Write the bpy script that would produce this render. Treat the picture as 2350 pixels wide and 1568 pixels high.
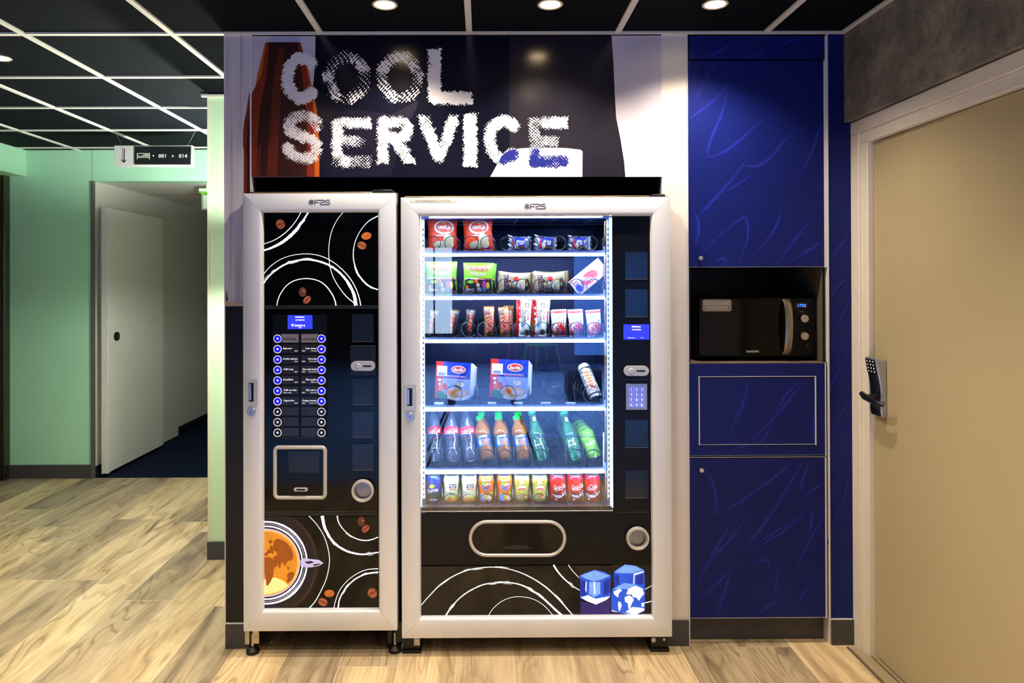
import bpy, math, random
import numpy as np
from mathutils import Vector, Matrix
random.seed(7)
for _o in list(bpy.data.objects):
    bpy.data.objects.remove(_o)
S = bpy.context.scene
C = S.collection
PI = math.pi

# ------------------------------------------------------------------ camera
F, CX, CY = 1622.753, 1116.257, 641.814
YAW, PIT, ROL = math.radians(.3019), math.radians(.2358), math.radians(-.1841)
CAM = Vector((.0515, -2.8624, 1.4694))
_fw = Vector((math.sin(YAW) * math.cos(PIT), math.cos(YAW) * math.cos(PIT), math.sin(PIT)))
_r0 = Vector((math.cos(YAW), -math.sin(YAW), 0))
_u0 = _r0.cross(_fw)
_rt = math.cos(ROL) * _r0 + math.sin(ROL) * _u0
_up = -math.sin(ROL) * _r0 + math.cos(ROL) * _u0
cam_d = bpy.data.cameras.new('camera')
cam_o = bpy.data.objects.new('camera', cam_d)
C.objects.link(cam_o)
cam_d.sensor_width = 36
cam_d.lens = F * 36 / 2350
cam_d.shift_x = (1175 - CX) / 2350
cam_d.shift_y = -(784 - CY) / 2350
cam_d.clip_start = .02
_m = Matrix((_rt, _up, -_fw)).transposed().to_4x4()
_m.translation = CAM
cam_o.matrix_world = _m
S.camera = cam_o
# ------------------------------------------------------------------ world, exposure
S.view_settings.view_transform = 'Standard'
S.view_settings.look = 'None'
S.view_settings.gamma = 1
S.view_settings.exposure = 0.12
w = bpy.data.worlds.new('world')
S.world = w
w.use_nodes = True
w.node_tree.nodes['Background'].inputs[0].default_value = (.25, .35, .6, 1)
w.node_tree.nodes['Background'].inputs[1].default_value = .3
SPOT_W = 52       # each ceiling downlight, watts
LED_E = 56.0       # light strips in the snack machine
WIN_E = 6.0       # far windows behind the camera
S.cycles.max_bounces = 10
S.cycles.transparent_max_bounces = 24
S.cycles.caustics_reflective = False
S.cycles.caustics_refractive = False
S.cycles.sample_clamp_indirect = 4

# ------------------------------------------------------------------ pixel rays
def _ray(px, py):
    px, py = float(px), float(py)
    return _fw + (px - CX) / F * _rt - (py - CY) / F * _up
def P(px, py, Y=0.0):
    d = _ray(px, py); return CAM + d * ((Y - CAM.y) / d.y)
def PX(px, py, X):
    d = _ray(px, py); return CAM + d * ((X - CAM.x) / d.x)
def PZ(px, py, Z):
    d = _ray(px, py); return CAM + d * ((Z - CAM.z) / d.z)
def mpp(Y):
    return (P(1200, 800, Y) - P(1100, 800, Y)).length / 100   # metres per pixel at depth Y

# ------------------------------------------------------------------ materials
def lin(c):
    return tuple(((v / 255 + .055) / 1.055) ** 2.4 if v > 10 else v / 255 / 12.92 for v in c)
MATS = {}
def mat(name, rgb=(128, 128, 128), rough=.5, metal=0, spec=.5, emit=None, es=1.0, var=.06, vs=30, bump=0, bs=80, trans=0, ior=1.45, coat=0):
    """principled material with procedural noise in its colour (var) and relief (bump)"""
    if name in MATS: return MATS[name]
    m = bpy.data.materials.new(name); m.use_nodes = True
    nt = m.node_tree; b = nt.nodes['Principled BSDF']
    L = nt.links.new
    col = lin(rgb)
    tc = nt.nodes.new('ShaderNodeTexCoord')
    nz = nt.nodes.new('ShaderNodeTexNoise'); nz.inputs['Scale'].default_value = vs; nz.inputs['Detail'].default_value = 4
    L(tc.outputs['Object'], nz.inputs['Vector'])
    mr = nt.nodes.new('ShaderNodeMapRange')
    mr.inputs['From Min'].default_value = .25; mr.inputs['From Max'].default_value = .75
    mr.inputs['To Min'].default_value = 1 - var; mr.inputs['To Max'].default_value = 1 + var
    L(nz.outputs['Fac'], mr.inputs['Value'])
    vm = nt.nodes.new('ShaderNodeVectorMath'); vm.operation = 'SCALE'
    vm.inputs[0].default_value = col
    L(mr.outputs['Result'], vm.inputs['Scale'])
    L(vm.outputs['Vector'], b.inputs['Base Color'])
    b.inputs['Roughness'].default_value = rough
    b.inputs['Metallic'].default_value = metal
    b.inputs['Specular IOR Level'].default_value = spec
    b.inputs['IOR'].default_value = ior
    b.inputs['Transmission Weight'].default_value = trans
    b.inputs['Coat Weight'].default_value = coat
    if emit is not None:
        b.inputs['Emission Color'].default_value = (*lin(emit), 1)
        b.inputs['Emission Strength'].default_value = es
    if bump:
        n2 = nt.nodes.new('ShaderNodeTexNoise'); n2.inputs['Scale'].default_value = bs; n2.inputs['Detail'].default_value = 5
        L(tc.outputs['Object'], n2.inputs['Vector'])
        bp = nt.nodes.new('ShaderNodeBump'); bp.inputs['Strength'].default_value = bump; bp.inputs['Distance'].default_value = .004
        L(n2.outputs['Fac'], bp.inputs['Height']); L(bp.outputs['Normal'], b.inputs['Normal'])
    MATS[name] = m
    return m

def pane_mat(name, tint=(255, 255, 255), ior=1.5, gl=(255, 255, 255), dark=0.0, rough=0.0, haze=0.0):
    """clear sheet: see-through with a fresnel mirror on top"""
    if name in MATS: return MATS[name]
    m = bpy.data.materials.new(name); m.use_nodes = True
    nt = m.node_tree; nt.nodes.clear(); L = nt.links.new
    out = nt.nodes.new('ShaderNodeOutputMaterial')
    t = nt.nodes.new('ShaderNodeBsdfTransparent'); g = nt.nodes.new('ShaderNodeBsdfGlossy')
    g.inputs['Roughness'].default_value = rough
    g.inputs['Color'].default_value = (*lin(gl), 1)
    nz = nt.nodes.new('ShaderNodeTexNoise'); nz.inputs['Scale'].default_value = 9
    mr = nt.nodes.new('ShaderNodeMapRange'); mr.inputs['To Min'].default_value = .985 - dark; mr.inputs['To Max'].default_value = 1 - dark
    L(nz.outputs['Fac'], mr.inputs['Value'])
    vm = nt.nodes.new('ShaderNodeVectorMath'); vm.operation = 'SCALE'; vm.inputs[0].default_value = lin(tint)
    L(mr.outputs['Result'], vm.inputs['Scale']); L(vm.outputs['Vector'], t.inputs['Color'])
    fr = nt.nodes.new('ShaderNodeFresnel'); fr.inputs['IOR'].default_value = ior
    mx = nt.nodes.new('ShaderNodeMixShader')
    hz = nt.nodes.new('ShaderNodeMixShader'); df = nt.nodes.new('ShaderNodeBsdfDiffuse'); df.inputs[0].default_value = (*lin(tint), 1); hz.inputs[0].default_value = haze  # haze: diffuse share painting bottle bodies lighter, as glare would
    L(t.outputs[0], hz.inputs[1]); L(df.outputs[0], hz.inputs[2])
    L(fr.outputs[0], mx.inputs[0]); L(hz.outputs[0], mx.inputs[1]); L(g.outputs[0], mx.inputs[2]); L(mx.outputs[0], out.inputs[0])
    MATS[name] = m
    return m

def node_math(nt, op, a, b=None, c=None):
    n = nt.nodes.new('ShaderNodeMath'); n.operation = op
    for i, v in enumerate((a, b, c)):
        if v is None: continue
        if isinstance(v, (int, float)): n.inputs[i].default_value = v
        else: nt.links.new(v, n.inputs[i])
    return n.outputs[0]
def node_mix(nt, fac, a, b, mode='MIX'):
    n = nt.nodes.new('ShaderNodeMix'); n.data_type = 'RGBA'; n.blend_type = mode
    for s, v in ((n.inputs[0], fac), (n.inputs[6], a), (n.inputs[7], b)):
        if isinstance(v, (int, float)): s.default_value = v
        elif isinstance(v, tuple): s.default_value = (*v, 1)
        else: nt.links.new(v, s)
    return n.outputs[2]
def node_ramp(nt, fac, stops):
    n = nt.nodes.new('ShaderNodeValToRGB'); e = n.color_ramp.elements
    while len(e) < len(stops): e.new(.5)
    for i, (p, c) in enumerate(stops):
        e[i].position = p; e[i].color = (*c, 1)
    nt.links.new(fac, n.inputs[0]); return n.outputs[0]

def floor_material():
    m = bpy.data.materials.new('wood_look_plank'); m.use_nodes = True
    nt = m.node_tree; L = nt.links.new; b = nt.nodes['Principled BSDF']
    tc = nt.nodes.new('ShaderNodeTexCoord'); sx = nt.nodes.new('ShaderNodeSeparateXYZ'); L(tc.outputs['Object'], sx.inputs[0])
    X, Y = sx.outputs[0], sx.outputs[1]
    PW, PL = .2236, .90
    u = node_math(nt, 'DIVIDE', node_math(nt, 'SUBTRACT', X, .166), PW)
    row = node_math(nt, 'FLOOR', u); fu = node_math(nt, 'FRACT', u)
    wn = nt.nodes.new('ShaderNodeTexWhiteNoise'); wn.noise_dimensions = '1D'; L(row, wn.inputs['W'])
    v = node_math(nt, 'ADD', node_math(nt, 'DIVIDE', Y, PL), node_math(nt, 'MULTIPLY', wn.outputs['Value'], 5.0))
    col = node_math(nt, 'FLOOR', v); fv = node_math(nt, 'FRACT', v)
    cid = node_math(nt, 'ADD', node_math(nt, 'MULTIPLY', row, 17.31), node_math(nt, 'MULTIPLY', col, 5.77))
    w2 = nt.nodes.new('ShaderNodeTexWhiteNoise'); w2.noise_dimensions = '1D'; L(cid, w2.inputs['W'])
    # grain space: stretched along the plank, shifted per plank
    def space(kx, ky, kz):
        cb = nt.nodes.new('ShaderNodeCombineXYZ')
        L(node_math(nt, 'MULTIPLY', X, kx), cb.inputs[0]); L(node_math(nt, 'MULTIPLY', Y, ky), cb.inputs[1]); L(node_math(nt, 'MULTIPLY', w2.outputs['Value'], kz), cb.inputs[2])
        return cb.outputs[0]
    n1 = nt.nodes.new('ShaderNodeTexNoise'); n1.inputs['Scale'].default_value = 1; n1.inputs['Detail'].default_value = 5; n1.inputs['Distortion'].default_value = .9; n1.inputs['Roughness'].default_value = .55
    L(space(9, 1.5, 60), n1.inputs['Vector'])
    # growth rings: bands of a slow noise, drawn out along the plank
    n3 = nt.nodes.new('ShaderNodeTexNoise'); n3.inputs['Scale'].default_value = 1; n3.inputs['Detail'].default_value = 2.5; n3.inputs['Distortion'].default_value = .5
    L(space(5, .75, 90), n3.inputs['Vector'])
    rings = node_math(nt, 'FRACT', node_math(nt, 'MULTIPLY', n3.outputs['Fac'], 16))
    n2 = nt.nodes.new('ShaderNodeTexNoise'); n2.inputs['Scale'].default_value = 1; n2.inputs['Detail'].default_value = 4
    L(space(170, 5, 30), n2.inputs['Vector'])
    n4 = nt.nodes.new('ShaderNodeTexNoise'); n4.inputs['Scale'].default_value = 1; n4.inputs['Detail'].default_value = 2
    L(space(4, 1.2, 20), n4.inputs['Vector'])
    base = node_ramp(nt, n1.outputs['Fac'], [(.28, lin((150, 135, 114))), (.42, lin((202, 178, 142))), (.56, lin((234, 208, 166))), (.74, lin((246, 226, 188)))])
    streak = node_ramp(nt, rings, [(.0, (.50, .46, .42)), (.10, (.80, .77, .73)), (.30, (1, 1, 1)), (.85, (.97, .96, .95)), (1, (.62, .58, .54))])
    amt = node_ramp(nt, n4.outputs['Fac'], [(.36, (.08, .08, .08)), (.58, (1, 1, 1))])
    sep = nt.nodes.new('ShaderNodeSeparateColor'); L(amt, sep.inputs[0])
    c1 = node_mix(nt, sep.outputs[0], base, streak, 'MULTIPLY')
    fine = node_ramp(nt, n2.outputs['Fac'], [(.32, (.72, .70, .69)), (.6, (1, 1, 1))])
    c2 = node_mix(nt, .65, c1, fine, 'MULTIPLY')
    tint = node_ramp(nt, w2.outputs['Value'], [(0, (.52, .52, .55)), (.35, (.80, .79, .79)), (.6, (1, .98, .94)), (1, (1.0, .95, .87))])
    c3 = node_mix(nt, 1.0, c2, tint, 'MULTIPLY')
    # knots
    vo = nt.nodes.new('ShaderNodeTexVoronoi'); vo.inputs['Scale'].default_value = 2.1; vo.inputs['Randomness'].default_value = 1
    cb2 = nt.nodes.new('ShaderNodeCombineXYZ'); L(X, cb2.inputs[0]); L(node_math(nt, 'MULTIPLY', Y, .45), cb2.inputs[1]); L(cb2.outputs[0], vo.inputs['Vector'])
    kn = node_ramp(nt, vo.outputs['Distance'], [(.0, (.22, .2, .18)), (.035, (.5, .46, .42)), (.07, (1, 1, 1))])
    c4 = node_mix(nt, .9, c3, kn, 'MULTIPLY')
    # joints
    gu = node_math(nt, 'LESS_THAN', fu, .013); gv = node_math(nt, 'LESS_THAN', fv, .0033)
    g = node_math(nt, 'MAXIMUM', gu, gv)
    c5 = node_mix(nt, g, c4, lin((214, 200, 172)))
    L(c5, b.inputs['Base Color'])
    b.inputs['Roughness'].default_value = .42; b.inputs['Specular IOR Level'].default_value = .35
    bp = nt.nodes.new('ShaderNodeBump'); bp.inputs['Strength'].default_value = .12; bp.inputs['Distance'].default_value = .002
    L(n2.outputs['Fac'], bp.inputs['Height']); L(bp.outputs['Normal'], b.inputs['Normal'])
    return m

def fibre_material():
    m = bpy.data.materials.new('black_fibre_tile'); m.use_nodes = True
    nt = m.node_tree; L = nt.links.new; b = nt.nodes['Principled BSDF']
    tc = nt.nodes.new('ShaderNodeTexCoord')
    n1 = nt.nodes.new('ShaderNodeTexNoise'); n1.inputs['Scale'].default_value = 38; n1.inputs['Detail'].default_value = 2.5; n1.inputs['Distortion'].default_value = 3.5
    L(tc.outputs['Object'], n1.inputs['Vector'])
    c = node_ramp(nt, n1.outputs['Fac'], [(.47, (.0006, .0011, .0028)), (.5, (.013, .017, .023)), (.53, (.0008, .0013, .003))])
    L(c, b.inputs['Base Color']); b.inputs['Roughness'].default_value = .9; b.inputs['Specular IOR Level'].default_value = .08
    bp = nt.nodes.new('ShaderNodeBump'); bp.inputs['Strength'].default_value = .6; bp.inputs['Distance'].default_value = .004
    L(n1.outputs['Fac'], bp.inputs['Height']); L(bp.outputs['Normal'], b.inputs['Normal'])
    return m

def concrete_material():
    m = bpy.data.materials.new('concrete_look'); m.use_nodes = True
    nt = m.node_tree; L = nt.links.new; b = nt.nodes['Principled BSDF']
    tc = nt.nodes.new('ShaderNodeTexCoord')
    n1 = nt.nodes.new('ShaderNodeTexNoise'); n1.inputs['Scale'].default_value = 7; n1.inputs['Detail'].default_value = 8; n1.inputs['Roughness'].default_value = .7
    n2 = nt.nodes.new('ShaderNodeTexNoise'); n2.inputs['Scale'].default_value = 45; n2.inputs['Detail'].default_value = 8; n2.inputs['Roughness'].default_value = .75
    vo = nt.nodes.new('ShaderNodeTexVoronoi'); vo.inputs['Scale'].default_value = 26
    for n in (n1, n2, vo): L(tc.outputs['Object'], n.inputs['Vector'])
    c = node_ramp(nt, n1.outputs['Fac'], [(.32, lin((92, 88, 82))), (.5, lin((124, 117, 106))), (.66, lin((158, 148, 132)))])
    c = node_mix(nt, .6, c, node_ramp(nt, n2.outputs['Fac'], [(.36, (.5, .5, .5)), (.62, (1.15, 1.15, 1.15))]), 'MULTIPLY')
    c = node_mix(nt, .9, c, node_ramp(nt, vo.outputs['Distance'], [(.05, (.15, .15, .15)), (.11, (1, 1, 1))]), 'MULTIPLY')
    L(c, b.inputs['Base Color']); b.inputs['Roughness'].default_value = .7
    return m

def streak_material(name, stops, scale, axis, rough=.4, bands=None, spec=.5):
    """vertical wood-board streaks of a printed panel; bands = colours along height (printed picture)"""
    m = bpy.data.materials.new(name); m.use_nodes = True
    nt = m.node_tree; L = nt.links.new; b = nt.nodes['Principled BSDF']
    tc = nt.nodes.new('ShaderNodeTexCoord'); mp = nt.nodes.new('ShaderNodeMapping')
    mp.inputs['Scale'].default_value = axis
    L(tc.outputs['Object'], mp.inputs['Vector'])
    n1 = nt.nodes.new('ShaderNodeTexNoise'); n1.inputs['Scale'].default_value = scale; n1.inputs['Detail'].default_value = 5
    L(mp.outputs[0], n1.inputs['Vector'])
    c = node_ramp(nt, n1.outputs['Fac'], stops)
    L(c, b.inputs['Base Color']); b.inputs['Roughness'].default_value = rough; b.inputs['Specular IOR Level'].default_value = spec
    return m

# ------------------------------------------------------------------ text
_TX = {}
def text2d(s, bold=0.0, shear=0.0, space=1.0, res=3):
    k = (s, bold, shear, space, res)
    if k in _TX: return _TX[k]
    cu = bpy.data.curves.new('t', 'FONT'); cu.body = s; cu.size = 1; cu.offset = bold; cu.shear = shear; cu.space_character = space; cu.resolution_u = res
    o = bpy.data.objects.new('t', cu)
    me = o.to_mesh()
    v = [(p.co.x / .729, p.co.y / .729) for p in me.vertices]
    f = [tuple(p.vertices) for p in me.polygons]
    o.to_mesh_clear(); bpy.data.objects.remove(o); bpy.data.curves.remove(cu)
    x0 = min(p[0] for p in v) if v else 0; x1 = max(p[0] for p in v) if v else 1
    _TX[k] = (v, f, x0, x1)
    return _TX[k]

# ------------------------------------------------------------------ mesh builder
ORG = {}
class MB:
    def __init__(s): s.v, s.f, s.k, s.m, s.cur = [], [], [], [], None
    def use(s, m):
        if m not in s.m: s.m.append(m)
        s.cur = s.m.index(m); return s
    def add(s, vs, fs):
        b = len(s.v); s.v += [tuple(p) for p in vs]
        for f in fs: s.f.append(tuple(i + b for i in f)); s.k.append(s.cur or 0)
        return s
    def poly(s, pts): return s.add(pts, [tuple(range(len(pts)))])
    def box(s, x0, x1, y0, y1, z0, z1):
        if x0 > x1: x0, x1 = x1, x0
        if y0 > y1: y0, y1 = y1, y0
        if z0 > z1: z0, z1 = z1, z0
        return s.add([(x0, y0, z0), (x1, y0, z0), (x1, y1, z0), (x0, y1, z0), (x0, y0, z1), (x1, y0, z1), (x1, y1, z1), (x0, y1, z1)],
                     [(0, 3, 2, 1), (4, 5, 6, 7), (0, 1, 5, 4), (1, 2, 6, 5), (2, 3, 7, 6), (3, 0, 4, 7)])
    def prism(s, pts, d):
        """closed outline (3d points) pushed along vector d"""
        n = len(pts); q = [Vector(p) + Vector(d) for p in pts]
        s.add([*pts, *q], [tuple(range(n))[::-1], tuple(range(n, 2 * n))] + [(i, (i + 1) % n, n + (i + 1) % n, n + i) for i in range(n)])
        return s
    def cyl(s, a, b, r0, r1=None, n=24, cap=True):
        r1 = r0 if r1 is None else r1
        a, b = Vector(a), Vector(b); d = (b - a).normalized(); t = d.orthogonal().normalized(); q = d.cross(t)
        vs = []
        for c, r in ((a, r0), (b, r1)):
            for i in range(n):
                an = 2 * PI * i / n; vs.append(c + r * (math.cos(an) * t + math.sin(an) * q))
        fs = [(i, (i + 1) % n, n + (i + 1) % n, n + i) for i in range(n)]
        if cap: fs += [tuple(range(n))[::-1], tuple(range(n, 2 * n))]
        return s.add(vs, fs)
    def lathe(s, prof, c=(0, 0, 0), n=28, a0=0, a1=2 * PI):
        """profile (r, z) turned round z at c"""
        full = abs(a1 - a0 - 2 * PI) < 1e-6; k = n if full else n + 1
        vs = []; fs = []
        for r, z in prof:
            for i in range(k):
                a = a0 + (a1 - a0) * i / n; vs.append((c[0] + r * math.sin(a), c[1] - r * math.cos(a), c[2] + z))
        for j in range(len(prof) - 1):
            for i in range(n):
                i2 = (i + 1) % k
                fs.append((j * k + i, j * k + i2, (j + 1) * k + i2, (j + 1) * k + i))
        return s.add(vs, fs)
    def tube(s, pts, r, n=6, closed=False):
        pts = [Vector(p) for p in pts]; N = len(pts); vs = []; fs = []
        t0 = None
        for i, p in enumerate(pts):
            d = (pts[(i + 1) % N] - pts[i - 1]) if closed else (pts[min(i + 1, N - 1)] - pts[max(i - 1, 0)])
            d.normalize()
            t = d.orthogonal().normalized() if t0 is None else (t0 - d * t0.dot(d)).normalized()
            t0 = t; q = d.cross(t); rr = r[i] if isinstance(r, (list, tuple)) else r
            for k in range(n):
                a = 2 * PI * k / n; vs.append(p + rr * (math.cos(a) * t + math.sin(a) * q))
        for i in range(N if closed else N - 1):
            j = (i + 1) % N
            for k in range(n): fs.append((i * n + k, i * n + (k + 1) % n, j * n + (k + 1) % n, j * n + k))
        if not closed: fs += [tuple(range(n))[::-1], tuple(range((N - 1) * n, N * n))]
        return s.add(vs, fs)
    def text(s, t, fn, h=1.0, align='C', width=None, **kw):
        """fn maps (x, z) in metres round the anchor to a 3d point; h = cap height"""
        v, f, x0, x1 = text2d(t, **kw)
        sx = h if width is None else width / max(x1 - x0, 1e-6)
        off = {'C': (x0 + x1) / 2, 'L': x0, 'R': x1}[align]
        return s.add([fn((x - off) * sx, y * h) for x, y in v], f)
    def build(s, name, parent=None, loc=None, smooth=True, bevel=0, ang=35, seg=2):
        o0 = ORG.get(parent, Vector((0, 0, 0))) if loc is None else Vector(loc)
        me = bpy.data.meshes.new(name)
        me.from_pydata([(p[0] - o0.x, p[1] - o0.y, p[2] - o0.z) for p in s.v], [], s.f)
        for m in s.m: me.materials.append(m)
        if len(s.m) > 1: me.polygons.foreach_set('material_index', s.k)
        if smooth:
            me.polygons.foreach_set('use_smooth', [True] * len(me.polygons))
            me.update(); me.set_sharp_from_angle(angle=math.radians(ang))
        o = bpy.data.objects.new(name, me); C.objects.link(o)
        ORG[o] = o0
        if parent is not None: o.parent = parent
        elif loc is not None: o.location = loc
        if bevel:
            b = o.modifiers.new('bevel', 'BEVEL'); b.width = bevel; b.segments = seg; b.limit_method = 'ANGLE'
        return o

def tag(o, label=None, cat=None, group=None, kind=None):
    if label: o['label'] = label
    if cat: o['category'] = cat
    if group: o['group'] = group
    if kind: o['kind'] = kind
    return o
def struct(mb, name, **kw):
    parent = kw.get('parent')
    o = mb.build(name, **kw)
    if parent is None: o['kind'] = 'structure'
    return o
def thing(name, label, cat, loc=(0, 0, 0), group=None, org=None):
    o = bpy.data.objects.new(name, None); C.objects.link(o); o.empty_display_size = .05
    o.location = loc; ORG[o] = Vector(loc if org is None else org)
    return tag(o, label, cat, group)
def kids(o): return [c for c in CHILDREN_SRC if c.parent == o]
CHILDREN_SRC = bpy.data.objects
def dup(root, mtx, label, group=None):
    c = root.copy(); C.objects.link(c); c.matrix_world = mtx; c['label'] = label
    if group: c['group'] = group
    for ch in [k for k in bpy.data.objects if k.parent == root]:
        d = ch.copy(); C.objects.link(d); d.parent = c
        for g in [k for k in bpy.data.objects if k.parent == ch]:
            e = g.copy(); C.objects.link(e); e.parent = d
    return c
def lamp(name, kind, parent, loc, energy, color, rot=None, **kw):
    l = bpy.data.lights.new(name, kind); l.energy = energy; l.color = color
    for k, v in kw.items(): setattr(l, k, v)
    o = bpy.data.objects.new(name, l); C.objects.link(o)
    o.location = Vector(loc) - ORG.get(parent, Vector((0, 0, 0)))
    if parent is not None: o.parent = parent
    if rot: o.rotation_euler = rot
    return o

# ------------------------------------------------------------------ flat drawing on a plane facing the camera side (-y)
def smooth_pts(pts, k=8):
    pts = [tuple(p) for p in pts]
    if len(pts) < 3: return pts
    q = [pts[0]] + pts + [pts[-1]]; out = []
    for i in range(1, len(q) - 2):
        a, b, c, d = q[i - 1], q[i], q[i + 1], q[i + 2]
        for j in range(k):
            t = j / k
            out.append(tuple(.5 * ((2 * b[n]) + (-a[n] + c[n]) * t + (2 * a[n] - 5 * b[n] + 4 * c[n] - d[n]) * t * t + (-a[n] + 3 * b[n] - 3 * c[n] + d[n]) * t ** 3) for n in range(len(a))))
    out.append(q[-2]); return out
def stroke(mb, pts, w, fn, rough=0, k=8, clip=None):
    """ribbon along 2d points; w = width or list; fn(x, y) -> 3d"""
    n0 = len(pts)
    ws = w if isinstance(w, (list, tuple)) else [w] * n0
    if len(ws) != n0: ws = [float(np.interp(i / (n0 - 1), np.linspace(0, 1, len(ws)), ws)) for i in range(n0)]
    sp = smooth_pts([(p[0], p[1], ws[i]) for i, p in enumerate(pts)], k) if n0 > 2 else [(p[0], p[1], ws[i]) for i, p in enumerate(pts)]
    vs = []
    for i, (x, y, ww) in enumerate(sp):
        a = sp[max(i - 1, 0)]; b = sp[min(i + 1, len(sp) - 1)]
        dx, dy = b[0] - a[0], b[1] - a[1]; l = math.hypot(dx, dy) or 1
        nx, ny = -dy / l, dx / l
        e1 = ww / 2 * (1 + random.uniform(-rough, rough)); e2 = ww / 2 * (1 + random.uniform(-rough, rough))
        for sg, e in ((1, e1), (-1, e2)):
            qx, qy = x + sg * nx * e, y + sg * ny * e
            if clip: qx = min(max(qx, clip[0]), clip[2]); qy = min(max(qy, clip[1]), clip[3])
            vs.append(fn(qx, qy))
    mb.add(vs, [(2 * i, 2 * i + 1, 2 * i + 3, 2 * i + 2) for i in range(len(sp) - 1)])
def ell(cx, cy, rx, ry, rot=0, n=28, a0=0, a1=2 * PI):
    c, s_ = math.cos(rot), math.sin(rot); full = abs(a1 - a0 - 2 * PI) < 1e-6
    return [(cx + c * rx * math.cos(a) - s_ * ry * math.sin(a), cy + s_ * rx * math.cos(a) + c * ry * math.sin(a))
            for a in [a0 + (a1 - a0) * i / (n if full else n - 1) for i in range(n)]]
def rrect(x0, y0, x1, y1, r, n=6):
    out = []
    for cx, cy, a in ((x1 - r, y0 + r, -PI / 2), (x1 - r, y1 - r, 0), (x0 + r, y1 - r, PI / 2), (x0 + r, y0 + r, PI)):
        out += [(cx + r * math.cos(a + PI / 2 * i / n), cy + r * math.sin(a + PI / 2 * i / n)) for i in range(n + 1)]
    return out
def px(Y): return lambda x, y: P(x, y, Y)
def pxz(Y, ox, oy, sc): return lambda x, y: P(ox + x / sc, oy + y / sc, Y)   # crop coordinates
def pbox(mb, x0, y0, x1, y1, Y0, Y1):
    """box whose front face (at Y0) covers the pixel rectangle, going back to Y1"""
    a, b = P(x0, y1, Y0), P(x1, y0, Y0); return mb.box(a.x, b.x, Y0, Y1, a.z, b.z)
def pprism(mb, pts, Y0, Y1):
    return mb.prism([P(x, y, Y0) for x, y in pts], (0, Y1 - Y0, 0))
def ptext(mb, t, x, y, h, Y, align='C', width=None, rot=0, **kw):
    """text with baseline centre at pixel (x, y), cap height h px"""
    k = mpp(Y); c = P(x, y, Y); cr, sr = math.cos(rot), math.sin(rot)
    return mb.text(t, lambda u, v: (c.x + cr * u - sr * v, Y, c.z + sr * u + cr * v), h * k, align, None if width is None else width * k, **kw)

# ================================================================== SETTING
HC = 2.475
YG = 2.507                      # far green wall
XR = P(1937, 180, 0).x          # concrete wall face
XPL, XPR = P(517.5, 800, 0).x, P(575, 300, 0).x     # pillar left of the machines
XSL, XSR = P(1521.5, 300, 0).x, P(1580.5, 800, 0).x # pale strip right of the machines
XCR = P(1899, 800, 0).x         # cabinet right edge
m_trimw = mat('cream_paint', (244, 234, 216), .38, var=.03)
m_white = mat('white_paint', (232, 230, 222), .45, var=.03)
m_grid = mat('white_grid_bar', (226, 222, 212), .45, var=.03)
m_green = mat('mint_green_panel', (184, 238, 200), .4, var=.03, vs=3)
m_greenpale = mat('pale_green_panel', (208, 238, 200), .4, var=.02, vs=3)
m_skirt = mat('anthracite_skirting', (70, 68, 70), .5, var=.1)
m_black = mat('matt_black', (10, 10, 12), .45, var=.1)
m_niche = mat('niche_black', (14, 15, 19), .6, var=.1)
m_carpet = mat('navy_carpet', (16, 26, 48), .95, var=.35, vs=260, bump=.5, bs=400, spec=.1)
m_edge = mat('white_edging', (226, 222, 220), .4, var=.03)

floor = MB().use(floor_material()); floor.box(-6, 4.5, -2.5, YG, -.05, 0)
struct(floor, 'floor', smooth=False)
fr_ = MB().use(streak_material('blue_vinyl', [(.3, lin((96, 134, 204))), (.5, lin((128, 166, 232))), (.7, lin((160, 192, 246)))], 4, (6, .5, 1), .5)); fr_.box(-6, 4.5, -10.2, -2.5, -.05, 0)
struct(fr_, 'floor_far', smooth=False)
cp = MB().use(m_carpet); cp.box(-3.3, -1.0, YG, 9, -.05, .004)
struct(cp, 'floor_corridor', smooth=False)
ce = MB().use(fibre_material()); ce.box(-6, 4.5, -10.2, YG, HC + .008, HC + .06)
struct(ce, 'ceiling', smooth=False)
gr = MB().use(m_grid)
for i in range(-9, 8):
    gr.box(.6 * i - .012, .6 * i + .012, -10.1, YG if i < -1 else 0, HC, HC + .010)
for j in range(-16, 5):
    gr.box(-5.9, 4.4 if j < 0 else XPL, .6 * j - .012, .6 * j + .012, HC + .0005, HC + .010)
struct(gr, 'trim_1', smooth=False)          # ceiling grid
an = MB().use(m_grid)                       # wall angles along the front and the right wall
an.box(XPL, XR, -.014, 0, HC - .001, HC + .009)
an.box(XR - .018, XR, -2.3, 0, HC - .0012, HC + .009)
struct(an, 'trim_2', smooth=False)

# far green wall with the corridor opening
xo = P(212.5, 700, YG).x; zo = P(300, 416, YG).z
bw = MB().use(m_green)
bw.box(-3.9, xo, YG, YG + .12, 0, HC + .02)
struct(bw, 'wall_back', smooth=False)
hd = MB().use(m_green); hd.box(xo, -.9, YG - .004, YG + .12, zo, HC + .02)
struct(hd, 'wall_back_header', smooth=False)
sk = MB().use(m_skirt); zb = P(100, 1067, YG).z
sk.box(-3.7, xo, YG - .012, YG, 0, zb)
struct(sk, 'baseboard_back', smooth=False)
jb = MB().use(mat('dark_jamb', (92, 92, 86), .5)); jb.box(xo - .006, xo + .012, YG - .014, YG + .016, 0, zo)
struct(jb, 'trim_3', smooth=False)
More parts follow.
